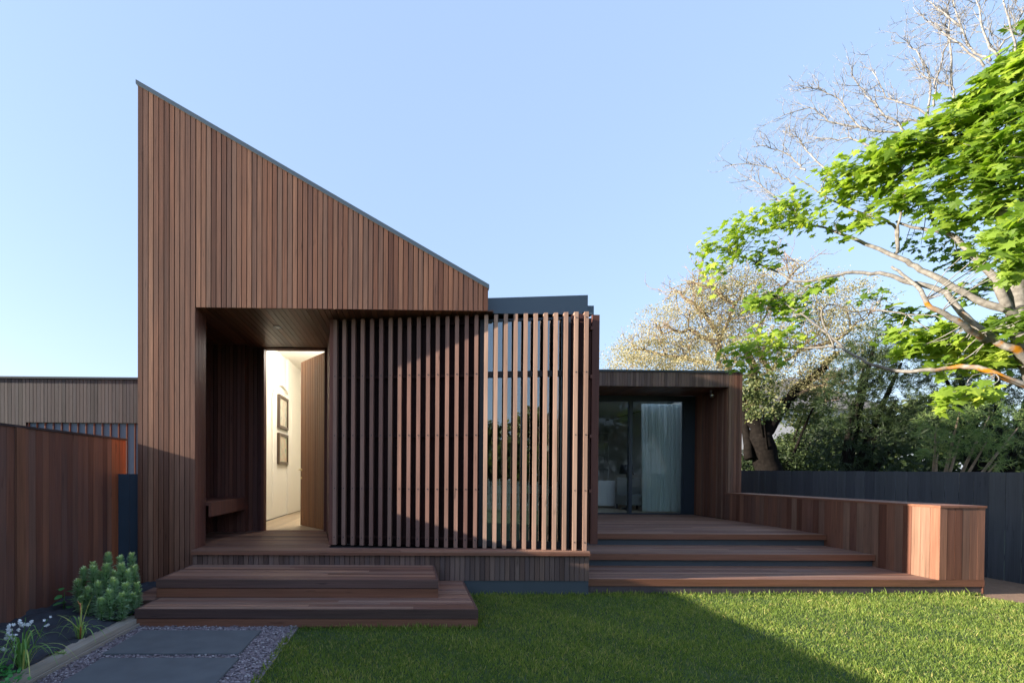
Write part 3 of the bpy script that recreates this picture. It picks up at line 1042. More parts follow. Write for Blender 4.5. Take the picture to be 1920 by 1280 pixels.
# ------------------------------------------------------------------ terrace
tr_ = empty("terrace_steps", (4.5, 7.5, 0), "wide timber terrace with three long steps in front of the glass doors", "terrace")
IN = ((7.197, 6.419), (7.367, 11.11))        # inner face of the low wall
def inx(y): return IN[0][0] + (IN[1][0] - IN[0][0]) * (y - IN[0][1]) / (IN[1][1] - IN[0][1])
levels = [(6.419, .1849), (7.343, .3728), (8.261, .5705)]
for i, (y0, z) in enumerate(levels):
    y1 = levels[i + 1][0] + .07 if i < 2 else GLY
    x0 = 2.404 if i < 2 else 2.404
    m = MB()
    boards_x(m, x0, 7.2, y0 + .022, y1, z, .088, .011, .022, ends=lambda y: (x0, min(inx(y), 7.47) - .004))
    tread = m.build("tread", M['deck'], tr_)
    m = MB()
    xe = (7.832 if i == 0 else inx(y0) - .004)
    m.box(x0, xe, y0, y0 + .0205, z - .092, z - .0008)
    m.build("nosing", M['deck_edge'], tread)
    m = MB()
    zl = -.02 if i == 0 else levels[i - 1][1] + .001
    if i == 0:
        m.box(x0 + .002, xe - .004, y0 + .012, y0 + .034, -.03, z - .0925, None, 1)
    else:
        m.box(x0 + .002, xe, y0 + .05, y0 + .07, zl, z - .024)
    m.build("riser", [M['slate_paint'], M['clad_grey']], tread)

# ------------------------------------------------------------------ low bench wall
bw = empty("bench_wall", (7.5, 8.5, 0), "low red brown timber bench wall with flat cap along the terrace edge", "bench")
ZB = 1.192
m = MB()
boards_v(m, (7.367, 11.11), (7.199, 6.421), .10, ZB - .031, .128, .004, -.02 + .04)
# boards_v puts the body to the left of travel, i.e. towards +x here
m.build("inner_cladding", M['red'], bw)
m = MB()
boards_v(m, (7.199, 6.419), (7.826, 6.419), .187, ZB - .031, .105, .004)
m.build("end_cladding", M['red'], bw)
m = MB()
boards_v(m, (7.828, 6.42), (7.90, 11.11), 0, ZB - .031, .128, .004, .02)
m.build("outer_cladding", M['red'], bw)
m = MB()
m.hexa([(7.221, 6.441, 0), (7.805, 6.441, 0), (7.875, 11.1, 0), (7.389, 11.1, 0)], [(7.221, 6.441, ZB - .032), (7.805, 6.441, ZB - .032), (7.875, 11.1, ZB - .032), (7.389, 11.1, ZB - .032)])
m.build("core", M['backing'], bw)
m = MB()
for k_ in range(5):
    def P(fx, y): return (inx(y) - .008) + ((7.84 + (y - 6.42) * .0153) - (inx(y) - .008)) * fx
    a_, b_ = k_ / 5 + .004, (k_ + 1) / 5 - .004
    y0, y1 = 6.408, 11.15
    m.hexa([(P(a_, y0), y0, ZB - .030), (P(b_, y0), y0, ZB - .030), (P(b_, y1), y1, ZB - .030), (P(a_, y1), y1, ZB - .030)], [(P(a_, y0), y0, ZB), (P(b_, y0), y0, ZB), (P(b_, y1), y1, ZB), (P(a_, y1), y1, ZB)])
m.build("cap", M['deck_edge'], bw)

# ------------------------------------------------------------------ fences
lf = empty("timber_fence", (-3.95, 3.0, 0), "tall red brown vertical board fence on the left boundary beside the garden bed", "fence")
m = MB()
zt = lambda s: 2.012
boards_v(m, (-3.90, 6.42), (-3.90, -3.0), -.05, 2.012, .092, .0025, -.02 + .04 - .04, tone=None)
m.build("boards", M['fence_red'], lf)
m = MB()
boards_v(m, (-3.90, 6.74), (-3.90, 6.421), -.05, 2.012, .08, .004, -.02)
m.build("end_boards", M['fence_orange'], lf)  # orange tint stands in for light glancing along these boards
m = MB()
m.box(-3.935, -3.922, -3.0, 6.738, .05, 2.011)
m.build("light_stop_sheet", M['backing'], lf)  # added unseen sheet, stops sun leaking through the board gaps
m = MB()
m.box(-3.945, -3.885, -3.0, 6.75, 2.013, 2.036)
m.build("cap", M['clad_grey'], lf)
m = MB()
m.box(-3.9, -3.878, 4.86, 4.965, -.05, 2.011)
m.build("cover_strip", M['red'], lf)

sg = empty("side_gate", (-3.73, 6.56, 0), "narrow dark blue painted gate between the left fence and the house", "gate")
m = MB()
boards_v(m, (-3.897, 6.555), (-3.60, 6.555), .02, 1.553, .15, .004)
m.build("boards", M['gate_paint'], sg)
for z in (.3, 1.2):
    m = MB(); m.box(-3.897, -3.60, 6.577, 6.61, z, z + .08); m.build("rail", M['gate_paint'], sg)

rf = empty("paling_fence", (9.2, 7.0, 0), "charcoal painted paling fence along the right boundary behind the bench wall", "fence")
m = MB()
boards_v(m, (9.20, 17.6), (9.20, -3.0), -.05, lambda s: 1.565 + .0133 * (17.6 - s) + .004 * math.sin(s * 9), .2094, .011, .018, jit=.009)
m.build("palings", M['charcoal'], rf)
for z in (.3, 1.25):
    m = MB(); m.box(9.222, 9.26, -3, 17.6, z, z + .08); m.build("rail", M['charcoal'], rf)

# outbuilding behind on the left
ob = empty("outbuilding", (-7, 10, 0), "low flat roofed timber outbuilding behind the left fence", "outbuilding")
OY = 9.1
m = MB()
boards_v(m, (-14, OY), (-7.10, OY), 0, 3.30, .066, .007)
boards_v(m, (-7.098, OY), (-3.75, OY), 2.492, 3.30, .066, .007)
m.build("cladding", M['clad_grey'], ob)
m = MB()
m.box(-14, -7.12, OY + .022, 14, 0, 3.28); m.box(-7.119, -3.75, OY + .25, 14, 0, 3.28); m.box(-7.119, -3.75, OY + .022, OY + .249, 2.52, 3.28)
m.build("wall", M['backing'], ob)
m = MB()
m.box(-14.05, -3.70, OY - .03, 14, 3.301, 3.335)
m.build("roof", M['frame'], ob)
m = MB()
m.box(-7.118, -3.75, OY + .05, OY + .249, 0, 2.49)
dr = m.build("garage_door", plain("grey_blue_panel", (.048, .064, .092), .6, .08), ob)
m = MB()
x = -7.08
while x < -3.8:
    m.box(x, x + .020, OY + .022, OY + .049, 0, 2.489); x += .150
m.build("door_battens", M['clad_dark'], dr)

# ------------------------------------------------------------------ path and garden bed
for x0, x1, y0, y1, lab in ((-2.62, -1.455, 4.185, 4.80, "grey stone paver nearest the bottom step"), (-2.56, -1.42, 3.46, 4.085, "grey stone paver farther from the steps, cut by the photo edge")):
    m = MB()
    m.bbox(x0, x1, y0, y1, -.02, .022, .004)
    tag(m.build("stone_paver", M['stone']), lab, "paver", "stone pavers in the gravel path")
m = MB()
m.box(-2.88, -1.13, 1.5, 4.985, -.02, -.004)
tag(m.build("gravel_path", plain("gravel_bed", (.12, .10, .11), .95, .4, 60)), kind='structure')

def ico():
    p = (1 + 5 ** .5) / 2
    v = np.array([(-1, p, 0), (1, p, 0), (-1, -p, 0), (1, -p, 0), (0, -1, p), (0, 1, p), (0, -1, -p), (0, 1, -p), (p, 0, -1), (p, 0, 1), (-p, 0, -1), (-p, 0, 1)]) / math.hypot(1, p)
    f = np.array([(0, 11, 5), (0, 5, 1), (0, 1, 7), (0, 7, 10), (0, 10, 11), (1, 5, 9), (5, 11, 4), (11, 10, 2), (10, 7, 6), (7, 1, 8), (3, 9, 4), (3, 4, 2), (3, 2, 6), (3, 6, 8), (3, 8, 9), (4, 9, 5), (2, 4, 11), (6, 2, 10), (8, 6, 7), (9, 8, 1)])
    return v, f
n = 13000
px_ = RNG.uniform(-2.87, -1.14, n); py_ = RNG.uniform(2.6, 4.98, n)
inside = ((px_ > -2.615) & (px_ < -1.46) & (py_ > 4.19) & (py_ < 4.795)) | ((px_ > -2.555) & (px_ < -1.425) & (py_ > 3.465) & (py_ < 4.08))
edge = RNG.random(n) < .02
keep = ~inside | edge & False
px_, py_ = px_[keep], py_[keep]; n = len(px_)
iv, if_ = ico()
r = RNG.uniform(.006, .013, n)
sc = RNG.uniform(.6, 1.2, (n, 3)); sc[:, 2] *= .6
jit = 1 + RNG.normal(0, .16, (n, 12, 1))
ang = RNG.uniform(0, 6.28, n)
v = iv[None] * jit * sc[:, None, :] * r[:, None, None]
ca, sa = np.cos(ang)[:, None], np.sin(ang)[:, None]
vx = v[..., 0] * ca - v[..., 1] * sa; vy = v[..., 0] * sa + v[..., 1] * ca
v = np.stack([vx + px_[:, None], vy + py_[:, None], v[..., 2] + (RNG.uniform(-.002, .010, n))[:, None]], -1)
F = (if_[None] + (np.arange(n) * 12)[:, None, None]).reshape(-1, 3)
tag(mesh_np("gravel", v.reshape(-1, 3), F, M['pebble'], np.repeat(tones(n), 12, axis=0)), "loose purple grey gravel around the stone pavers", "gravel", kind='stuff')

ed = empty("garden_edging", (-2.9, 4.2, 0), "weathered grey timber sleeper edging the garden bed along the gravel path", "edging")
m = MB()
m.hexa([(-2.985, 2.6, -.03), (-2.845, 2.6, -.03), (-2.775, 5.06, -.03), (-2.905, 5.12, -.03)], [(-2.985, 2.6, .075), (-2.845, 2.6, .078), (-2.775, 5.06, .075), (-2.905, 5.12, .078)])
m.build("sleeper", M['sleeper'], ed)
m = MB()
m.hexa([(-2.825, 2.6, -.03), (-2.806, 2.6, -.03), (-2.745, 5.0, -.03), (-2.765, 5.0, -.03)], [(-2.825, 2.6, .030), (-2.806, 2.6, .030), (-2.745, 5.0, .030), (-2.765, 5.0, .030)])
m.build("edge_strip", M['sleeper'], ed)
# black fabric over the bed, with a wrinkled surface
gx, gy = np.meshgrid(np.linspace(-3.9, -2.9, 60), np.linspace(2.4, 6.55, 160), indexing='ij')
gz = .085 + .05 * (1 - (gx + 3.9) / 1.0) + .020 * np.sin(gx * 9 + gy * 5) * np.sin(gy * 7 - gx * 4) + .010 * np.sin(gx * 23 - gy * 13) + .006 * np.sin(gx * 41 + gy * 37)
gz += .06 * np.exp(-(((gx + 3.15) / .18) ** 2 + ((gy - 4.75) / .12) ** 2))
gx2 = gx + .1 * (gy - 5.0) * .05 * (gx + 3.9)
nX, nY = gx.shape
idx = np.arange(nX * nY).reshape(nX, nY)
F = np.stack([idx[:-1, :-1], idx[1:, :-1], idx[1:, 1:], idx[:-1, 1:]], -1).reshape(-1, 4)
tag(mesh_np("weed_mat", np.stack([gx2, gy, gz], -1).reshape(-1, 3), F, M['weedmat'], smooth=True), "black wrinkled weed mat fabric covering the garden bed by the left fence", "weed mat")
def mat_z(x, y):
    return .085 + .05 * (1 - (x + 3.9) / 1.0)

# ------------------------------------------------------------------ lawn
n = 290000
gxs = RNG.uniform(-1.17, 9.18, n); gys = 2.2 + (6.44 - 2.2) * RNG.random(n)
ok = np.ones(n, bool)
ok &= ~((gxs < .735) & (gys > 4.97))
ok &= ~((gxs < 2.41) & (gys > 6.35))
ok &= ~((gxs >= 2.41) & (gys > 6.415))
soil_line = 5.45 + .95 * np.clip((8.35 - gxs) / 1.0, 0, 1) + .10 * np.sin(gxs * 11) + RNG.normal(0, .05, n)
ok &= ~((gxs > 7.3) & (gys > soil_line))
ok &= (gys < 4.6) | (gxs > 3.0) | (RNG.random(n) < 1.0)
ok &= ~((gys > 4.6) & (RNG.random(n) < .25))
gxs, gys = gxs[ok], gys[ok]; n = len(gxs)
ex = np.concatenate([RNG.uniform(2.42, 7.75, 1500), RNG.uniform(.74, 2.4, 500), RNG.uniform(.735, .80, 400), RNG.uniform(-1.1, .73, 700), RNG.normal(-1.155, .012, 700)])
ey = np.concatenate([6.41 - np.abs(RNG.normal(0, .03, 1500)), 6.345 - np.abs(RNG.normal(0, .03, 500)), RNG.uniform(4.97, 6.3, 400), 4.965 - np.abs(RNG.normal(0, .03, 700)), RNG.uniform(2.6, 4.96, 700)])
gxs, gys = np.concatenate([gxs, ex]), np.concatenate([gys, ey])
n0, n = n, len(gxs)
patch = .5 + .34 * np.sin(gxs * 2.1 + 1.3 * np.sin(gys * 2.7)) * np.sin(gys * 3.1 + gxs) + .15 * np.sin(gxs * 7 + gys * 5)
lean = RNG.normal(0, .55, (n, 3)); lean[:, 2] = 1
hgt = RNG.uniform(.018, .039, n) * (.8 + .5 * np.clip(patch, 0, 1)) * np.where(RNG.random(n) < .015, 1.7, 1)
hgt[n0:] *= RNG.uniform(1.0, 2.1, n - n0)
nr = RNG.normal(size=(n, 3)); nr[:, 2] *= .2
BLADE = ([(-.075, 0, 0), (.075, 0, 0), (-.06, .55, .04), (.06, .55, .04), (0, 1, .18)], [[0, 1, 3], [0, 3, 2], [2, 3, 4]])
T = tones(n, np.clip(.30 + .35 * (patch - .5) + .1, 0, 1), .2)
dry = RNG.random(n) < .05 + .10 * np.clip(np.sin(gxs * 1.3 + 2) * np.sin(gys * 2.3 + gxs * .7) - .55, 0, 1)
T[dry, 0] = .97
tag(instance_mesh("lawn", *BLADE, np.stack([gxs, gys, np.full(n, -.018)], -1), hgt, nr, M['grass'], T, axis=lean), "short green lawn in front of the house, half in shade and half in sun", "grass", kind='stuff')

# ------------------------------------------------------------------ tree helpers
def px_r(px, Y): return px * Y / F_PX

def branch(tb, pl, r0, r1, k=7, lich=None, sub=4, wob=.0):
    """pl: (x, y, depth) along the branch, radii in metres"""
    p = smooth_path([at(*q) for q in pl], sub)
    m_ = len(p)
    p = np.array([tuple(q) for q in p])
    if wob:
        p[1:-1] += RNG.normal(0, wob, (m_ - 2, 3))
    rad = np.linspace(r0, r1, m_)
    t = np.zeros((m_, 3))
    if lich is not None:
        t[:, 0] = np.interp(np.linspace(0, 1, m_), [a for a, _ in lich], [b for _, b in lich])
    t[:, 1] = random.random()
    tb.tube(p, rad, k, t)
    return p

def twigs(tb, p, d, length, r, depth, spread=.55, up=.15):
    """a twig that forks a few times"""
    d = Vector(d).normalized()
    pts = [Vector(p)]
    m_ = 4
    for i in range(m_):
        d = (d + Vector(RNG.normal(0, .16, 3)) + Vector((0, 0, up * .25))).normalized()
        pts.append(pts[-1] + d * length / m_)
    tb.tube([tuple(q) for q in pts], np.linspace(r, r * .55, m_ + 1), 4 if r < .008 else 5)
    ends = [pts[-1]]
    if depth > 0:
        for i in range(2 + (RNG.random() < .6)):
            a = pts[1 + int(RNG.integers(0, m_))]
            nd = (d + Vector(RNG.normal(0, spread, 3)) + Vector((0, 0, up))).normalized()
            ends += twigs(tb, a, nd, length * RNG.uniform(.45, .75), r * .6, depth - 1, spread, up)
    return ends

# ------------------------------------------------------------------ the maple on the right
mp = empty("maple_tree", (9.35, 7.0, 0), "bright green maple with grey limbs and orange lichen reaching in over the right fence", "tree")
tb = TB()
limbs = []
trunk = [(2050, 1100, 7.0), (2010, 880, 7.0), (1965, 760, 7.0), (1925, 660, 7.0), (1908, 590, 7.0), (1903, 520, 7.0), (1898, 440, 7.05), (1880, 400, 7.1), (1857, 370, 7.2), (1846, 320, 7.3), (1836, 260, 7.4)]
limbs.append(branch(tb, trunk, .15, .06, 10, wob=.004))
def limb(pl, r0, r1, lich=None): limbs.append(branch(tb, pl, r0, r1, 7, lich, wob=.006))
limb([(1905, 590, 7.0), (1889, 581, 7.0), (1832, 562, 7.2), (1770, 528, 7.4), (1726, 506, 7.6), (1689, 484, 7.8), (1632, 462, 8.1), (1592, 444, 8.3), (1548, 428, 8.6), (1500, 418, 8.8)], .062, .012)
limb([(1960, 720, 6.9), (1914, 662, 6.8), (1873, 644, 6.9), (1836, 616, 7.0), (1804, 587, 7.1), (1773, 550, 7.25), (1732, 534, 7.4), (1689, 525, 7.6), (1648, 512, 7.8), (1586, 512, 8.1), (1539, 522, 8.3), (1489, 528, 8.6), (1457, 509, 8.8), (1429, 497, 9.0), (1385, 480, 9.1)], .056, .010, [(0, .42), (.16, .38), (.28, .34), (.38, .2), (.5, 0), (1, 0)])
limb([(1850, 640, 6.95), (1807, 609, 6.85), (1773, 590, 6.9), (1739, 569, 7.0), (1723, 540, 7.3), (1700, 520, 7.5), (1672, 500, 7.7)], .045, .018, [(0, .42), (.5, .36), (.8, .05), (1, 0)])
limb([(1990, 740, 6.4), (1920, 722, 6.4), (1867, 700, 6.5), (1820, 687, 6.7), (1780, 690, 6.9), (1742, 694, 7.0), (1679, 694, 7.4), (1632, 681, 7.7), (1595, 662, 7.9), (1570, 650, 8.1), (1514, 653, 8.5), (1454, 651, 8.9), (1425, 648, 9.0)], .044, .008, [(0, .48), (.15, .46), (.38, .42), (.5, .25), (.6, 0), (1, 0)])
limb([(1579, 650, 8.05), (1551, 625, 8.2), (1514, 597, 8.4), (1470, 569, 8.7), (1454, 556, 8.8), (1430, 548, 8.9)], .020, .007)
limb([(1889, 581, 7.0), (1876, 544, 7.0), (1864, 519, 7.1), (1820, 475, 7.3), (1789, 444, 7.5), (1757, 434, 7.6), (1720, 428, 7.8), (1680, 415, 8.0)], .06, .016)
limb([(1682, 475, 7.8), (1679, 428, 7.9), (1657, 412, 8.0), (1617, 400, 8.2), (1570, 381, 8.5), (1532, 359, 8.8), (1490, 330, 9.0)], .024, .008)
limb([(1684, 469, 7.8), (1684, 422, 7.7), (1692, 387, 7.7), (1701, 350, 7.7), (1716, 310, 7.7)], .020, .009)
limb([(1898, 440, 7.05), (1915, 380, 7.0), (1935, 300, 6.9)], .05, .03)
limb([(1925, 640, 7.0), (1990, 540, 7.0), (2060, 440, 7.1), (2120, 340, 7.3)], .08, .03)
limb([(1935, 300, 6.9), (1990, 220, 7.2), (2030, 140, 7.5)], .035, .015)
limb([(1846, 320, 7.3), (1800, 270, 7.5), (1760, 230, 7.8)], .035, .014)
limb([(1757, 434, 7.6), (1730, 370, 7.8), (1690, 320, 8.0), (1640, 290, 8.3)], .022, .010)
limb([(1565, 655, 8.1), (1540, 590, 8.3), (1560, 570, 8.4), (1600, 585, 8.3), (1640, 580, 8.2), (1700, 590, 7.8)], .012, .012)
allp = np.concatenate(limbs[1:])
tb.build("branches", M['bark'], mp)
# leafy clumps: x, y, rx, ry in photo pixels, depth, number of leaves, tone
CL = [(1352, 470, 34, 44, 9.0, 150, .62), (1400, 440, 52, 42, 9.0, 240, .6), (1452, 425, 50, 44, 8.8, 150, .6), (1345, 510, 22, 18, 9.0, 40, .62), (1430, 480, 34, 24, 8.9, 70, .55),
      (1510, 395, 50, 40, 8.6, 140, .6), (1560, 340, 50, 40, 8.5, 190, .6), (1575, 420, 50, 42, 8.3, 60, .55), (1625, 320, 60, 48, 8.2, 260, .58), (1640, 385, 50, 36, 8.1, 70, .55),
      (1690, 300, 60, 46, 7.9, 240, .55), (1745, 270, 60, 46, 7.7, 250, .52), (1800, 230, 64, 52, 7.5, 290, .48), (1860, 180, 66, 60, 7.2, 330, .45), (1915, 140, 50, 60, 7.0, 300, .5), (1885, 300, 50, 46, 6.9, 200, .5), (1910, 410, 36, 40, 6.5, 140, .5),
      (1900, 240, 70, 50, 6.9, 280, .4), (1830, 300, 60, 44, 7.2, 200, .42), (1760, 345, 60, 42, 7.5, 120, .5), (1700, 360, 50, 36, 7.7, 70, .5),
      (1800, 395, 50, 30, 7.2, 120, .4), (1900, 330, 50, 44, 6.8, 130, .35), (1890, 440, 46, 44, 6.2, 150, .5), (1925, 480, 36, 30, 6.0, 80, .5),
      (1740, 455, 46, 24, 8.7, 90, .2), (1790, 480, 44, 26, 8.5, 80, .2), (1655, 545, 26, 14, 8.6, 44, .3), (1840, 545, 36, 22, 8.2, 70, .25), (1860, 610, 40, 22, 8.0, 80, .3), (1700, 585, 34, 20, 8.4, 50, .25),
      (1470, 565, 34, 30, 8.8, 110, .42), (1430, 570, 36, 28, 8.9, 120, .4), (1480, 600, 30, 18, 8.7, 50, .4), (1530, 530, 20, 14, 8.4, 26, .5),
      (1425, 640, 46, 28, 8.9, 170, .62), (1390, 665, 28, 26, 9.0, 80, .6), (1450, 665, 34, 18, 8.8, 50, .6), (1500, 625, 26, 14, 8.6, 30, .65),
      (1725, 620, 44, 22, 7.6, 100, .6), (1780, 640, 56, 30, 7.5, 170, .62), (1725, 658, 40, 18, 7.6, 80, .55), (1840, 662, 46, 26, 7.4, 130, .62), (1790, 678, 40, 12, 7.4, 40, .55), (1880, 680, 36, 20, 7.2, 60, .6),
      (1830, 725, 42, 18, 6.2, 60, .6), (1800, 740, 26, 12, 6.2, 26, .55), (1905, 600, 30, 40, 6.6, 50, .35), (1480, 380, 30, 22, 8.8, 60, .6)]
# the rest of the crown, beyond the right edge of the photo
CL += [(1990, 120, 70, 70, 7.2, 260, .42), (2060, 190, 80, 70, 7.6, 280, .4), (2120, 280, 80, 70, 7.4, 280, .4), (1990, 250, 70, 60, 7.8, 240, .35), (2060, 340, 80, 60, 7.0, 260, .4), (2170, 380, 70, 60, 7.6, 240, .4), (1990, 380, 60, 50, 7.6, 180, .35), (2110, 440, 70, 50, 6.8, 220, .42), (2000, 480, 50, 44, 6.6, 150, .45), (2180, 500, 60, 44, 7.2, 180, .42), (2080, 540, 60, 40, 7.4, 160, .38), (1960, 60, 60, 50, 7.3, 200, .45), (2040, 80, 60, 54, 7.7, 200, .42)]
tb = TB()
LC, LT, LS, LN = [], [], [], []
for (x, y, rx, ry, Y, n_, tn) in CL:
    c = np.array(at(x, y, Y))
    R3 = np.array([px_r(rx, Y), px_r((rx + ry) * .45, Y), px_r(ry, Y)])
    n_ = int(n_ * .95)
    # leaves sit in drooping sprays inside the clump
    ns = max(4, n_ // 9)
    sc_ = ball(ns, c, R3 * .92, .45)
    who = RNG.integers(0, ns, n_)
    off = RNG.normal(0, 1, (n_, 3)) * np.array([.12, .12, .06])
    pos = sc_[who] + off
    pos[:, 2] -= .35 * np.abs(off[:, 0])
    LC.append(pos)
    LT.append(tones(n_, np.full(n_, tn), .17))
    LS.append(RNG.uniform(.080, .165, n_) * (.85 if Y > 8.4 else 1.2))
    nn = RNG.normal(0, .42, (n_, 3)) + np.array([-.35, -.30, .85])
    LN.append(nn)
    a = allp[np.argmin(np.linalg.norm(allp - c, axis=1))]
    for q in sc_[:max(3, ns // 3)]:
        mid = (a + q) / 2 + RNG.normal(0, .06, 3)
        tb.tube([tuple(v_) for v_ in smooth_path([tuple(a), tuple(mid), tuple(q)], 3)], np.linspace(.009, .003, 7), 4)
LC, LT, LS, LN = map(np.concatenate, (LC, LT, LS, LN))
ax_ = RNG.normal(0, .6, LC.shape) + np.array([-.5, -.2, -.75])
instance_mesh("leaves", *MAPLE, LC, LS, LN, M['leaf_maple'], LT, mp, axis=ax_)
# yellow green flower tassels hanging among the leaves
k_ = RNG.choice(len(LC), 500, replace=False)
k_ = k_[LC[k_, 1] > 7.6]
tas = instance_mesh("flower_tassels", *LEAF_DIAMOND, LC[k_] + RNG.normal(0, .04, (len(k_), 3)), RNG.uniform(.06, .12, len(k_)), RNG.normal(size=(len(k_), 3)), leafmat("tassel", [(.42, .46, .05), (.55, .55, .10)], .4), tones(len(k_)), mp, axis=np.tile([0, 0, -1.0], (len(k_), 1)) + RNG.normal(0, .15, (len(k_), 3)))
tag(tas, kind='stuff')
tb.build("twigs", M['twig'], mp)
# leafless upper twigs
tb = TB()
bare = [
    [(1745, 235, 8.2), (1710, 225, 8.3), (1680, 237, 8.5), (1648, 225, 8.6)],
    [(1750, 220, 8.1), (1695, 194, 8.3), (1664, 181, 8.5), (1636, 134, 8.6)],
    [(1700, 250, 8.4), (1648, 206, 8.6), (1620, 169, 8.8), (1595, 137, 8.9)],
    [(1690, 250, 8.4), (1614, 238, 8.7), (1579, 194, 8.9), (1545, 169, 9.0), (1511, 166, 9.1)],
    [(1632, 245, 8.7), (1554, 225, 9.0), (1520, 203, 9.2), (1458, 222, 9.4)],
    [(1510, 320, 9.2), (1495, 309, 9.3), (1470, 284, 9.4), (1429, 272, 9.5)],
    [(1490, 345, 9.2), (1461, 328, 9.3), (1429, 309, 9.5), (1373, 309, 9.7)],
    [(1739, 216, 8.2), (1742, 141, 8.3), (1717, 97, 8.4), (1698, 81, 8.5)],
    [(1751, 200, 8.1), (1754, 156, 8.1), (1776, 81, 8.2), (1776, 47, 8.2), (1772, 20, 8.2)],
    [(1795, 194, 7.9), (1782, 163, 8.0), (1755, 153, 8.1), (1726, 137, 8.2)],
    [(1785, 169, 8.0), (1779, 53, 8.0), (1778, 10, 8.0)],
    [(1867, 200, 7.4), (1871, 106, 7.4), (1901, 56, 7.3), (1920, 19, 7.3), (1935, -20, 7.3)],
    [(1871, 106, 7.4), (1845, 62, 7.5), (1832, 0, 7.6), (1828, -40, 7.6)],
    [(1845, 125, 7.6), (1782, 69, 7.9), (1740, 40, 8.1)],
    [(1857, 115, 7.5), (1820, 91, 7.7), (1801, 50, 7.8), (1791, 0, 7.9), (1788, -40, 7.9)],
    [(1801, 50, 7.8), (1760, 20, 8.0), (1742, 3, 8.1)],
    [(1660, 290, 8.3), (1600, 262, 8.7), (1560, 262, 8.9), (1515, 255, 9.2)],
    [(1560, 330, 8.8), (1520, 290, 9.1), (1500, 262, 9.3), (1480, 250, 9.4)],
    [(1905, 120, 7.2), (1890, 40, 7.2), (1880, -20, 7.2)],
    [(1500, 410, 8.9), (1470, 380, 9.1), (1430, 350, 9.3), (1405, 335, 9.5)],
]
for pl in bare:
    p = branch(tb, pl, .017, .006, 5, wob=.012)
    m_ = len(p)
    for j in range(2, m_, 1):
        d = Vector(p[j] - p[j - 1]).normalized()
        for s_ in range(1 + (RNG.random() < .6)):
            nd = d + Vector(RNG.normal(0, .65, 3)) + Vector((0, 0, .18))
            twigs(tb, p[j], nd, RNG.uniform(.18, .45), .006, 2, .6, .12)
tb.build("bare_twigs", M['twig'], mp)

# ------------------------------------------------------------------ pale blossoming tea tree behind the wing
pt = empty("tea_tree", (15.4, 21.0, 0), "wide pale cream and olive tree rising behind the low wing roof", "tree")
tb = TB()
branch(tb, [(1450, 960, 21), (1440, 880, 21), (1425, 815, 21)], .62, .42, 10, wob=.05)
branch(tb, [(1425, 825, 21), (1412, 770, 21), (1418, 720, 21.3), (1400, 660, 21.5)], .34, .12, 8, wob=.04)
branch(tb, [(1430, 825, 21), (1452, 780, 21), (1485, 742, 20.6), (1530, 700, 20.2), (1570, 660, 20)], .30, .10, 8, wob=.04)
branch(tb, [(1405, 860, 21), (1398, 800, 21.5), (1396, 740, 22)], .2, .1, 8, wob=.03)
tb.build("trunk", M['bark_dark'], pt)
tb = TB()
pb = [[(1418, 720, 21.2), (1450, 690, 20.8), (1500, 655, 20.3), (1550, 610, 20)], [(1420, 715, 21.3), (1370, 690, 21.2), (1345, 630, 21), (1350, 590, 21)], [(1350, 690, 21), (1348, 640, 21), (1385, 560, 20.6), (1395, 535, 20.5)],
      [(1445, 700, 20.8), (1420, 640, 20.6), (1440, 580, 20.6)], [(1340, 640, 21), (1290, 620, 21.3), (1240, 625, 21.5)], [(1330, 680, 21.2), (1250, 665, 21.6), (1190, 655, 22)], [(1500, 655, 20.3), (1560, 640, 20), (1620, 600, 19.6)], [(1490, 740, 20.5), (1540, 720, 20), (1590, 715, 19.6)],
      [(1380, 570, 20.6), (1330, 540, 20.8), (1290, 530, 21)], [(1440, 580, 20.6), (1470, 540, 20.4), (1500, 500, 20.4)], [(1345, 620, 21), (1300, 570, 21.2), (1270, 545, 21.4)]]
bp_ = []
for pl in pb:
    p = branch(tb, pl, .10, .03, 6, wob=.05)
    bp_.append(p)
    for j in range(2, len(p), 2):
        for s_ in range(3):
            twigs(tb, p[j], RNG.normal(0, 1, 3) + np.array([-.2, 0, .5]), RNG.uniform(.6, 1.3), .022, 2, .6, .2)
tb.build("branches", M['bark_pale'], pt)
TC = [(1165, 672, 34, 22, 22, 700, .55), (1205, 650, 48, 34, 22, 1500, .6), (1250, 660, 60, 34, 21.8, 2200, .62), (1235, 610, 40, 34, 21.6, 1200, .6), (1290, 620, 60, 48, 21.4, 2600, .6), (1300, 560, 48, 38, 21.2, 1700, .55),
      (1345, 530, 46, 30, 21, 1500, .5), (1350, 590, 60, 50, 21, 2400, .55), (1340, 660, 70, 40, 21, 2600, .6), (1405, 550, 52, 44, 20.8, 2000, .55), (1410, 620, 60, 54, 20.8, 2400, .5), (1420, 690, 60, 44, 20.8, 1800, .42),
      (1470, 540, 54, 44, 20.5, 1900, .55), (1480, 620, 64, 54, 20.4, 2400, .5), (1530, 560, 60, 46, 20.2, 1900, .55), (1550, 630, 60, 50, 20, 2100, .45), (1600, 570, 54, 44, 19.8, 1600, .5), (1620, 640, 50, 50, 19.6, 1600, .4),
      (1500, 700, 70, 40, 20, 1900, .4), (1570, 700, 60, 40, 19.7, 1500, .35), (1205, 682, 60, 18, 21, 1600, .68), (1310, 690, 80, 20, 20.5, 2200, .66), (1430, 730, 46, 36, 20.2, 900, .3)]
LC, LT = [], []
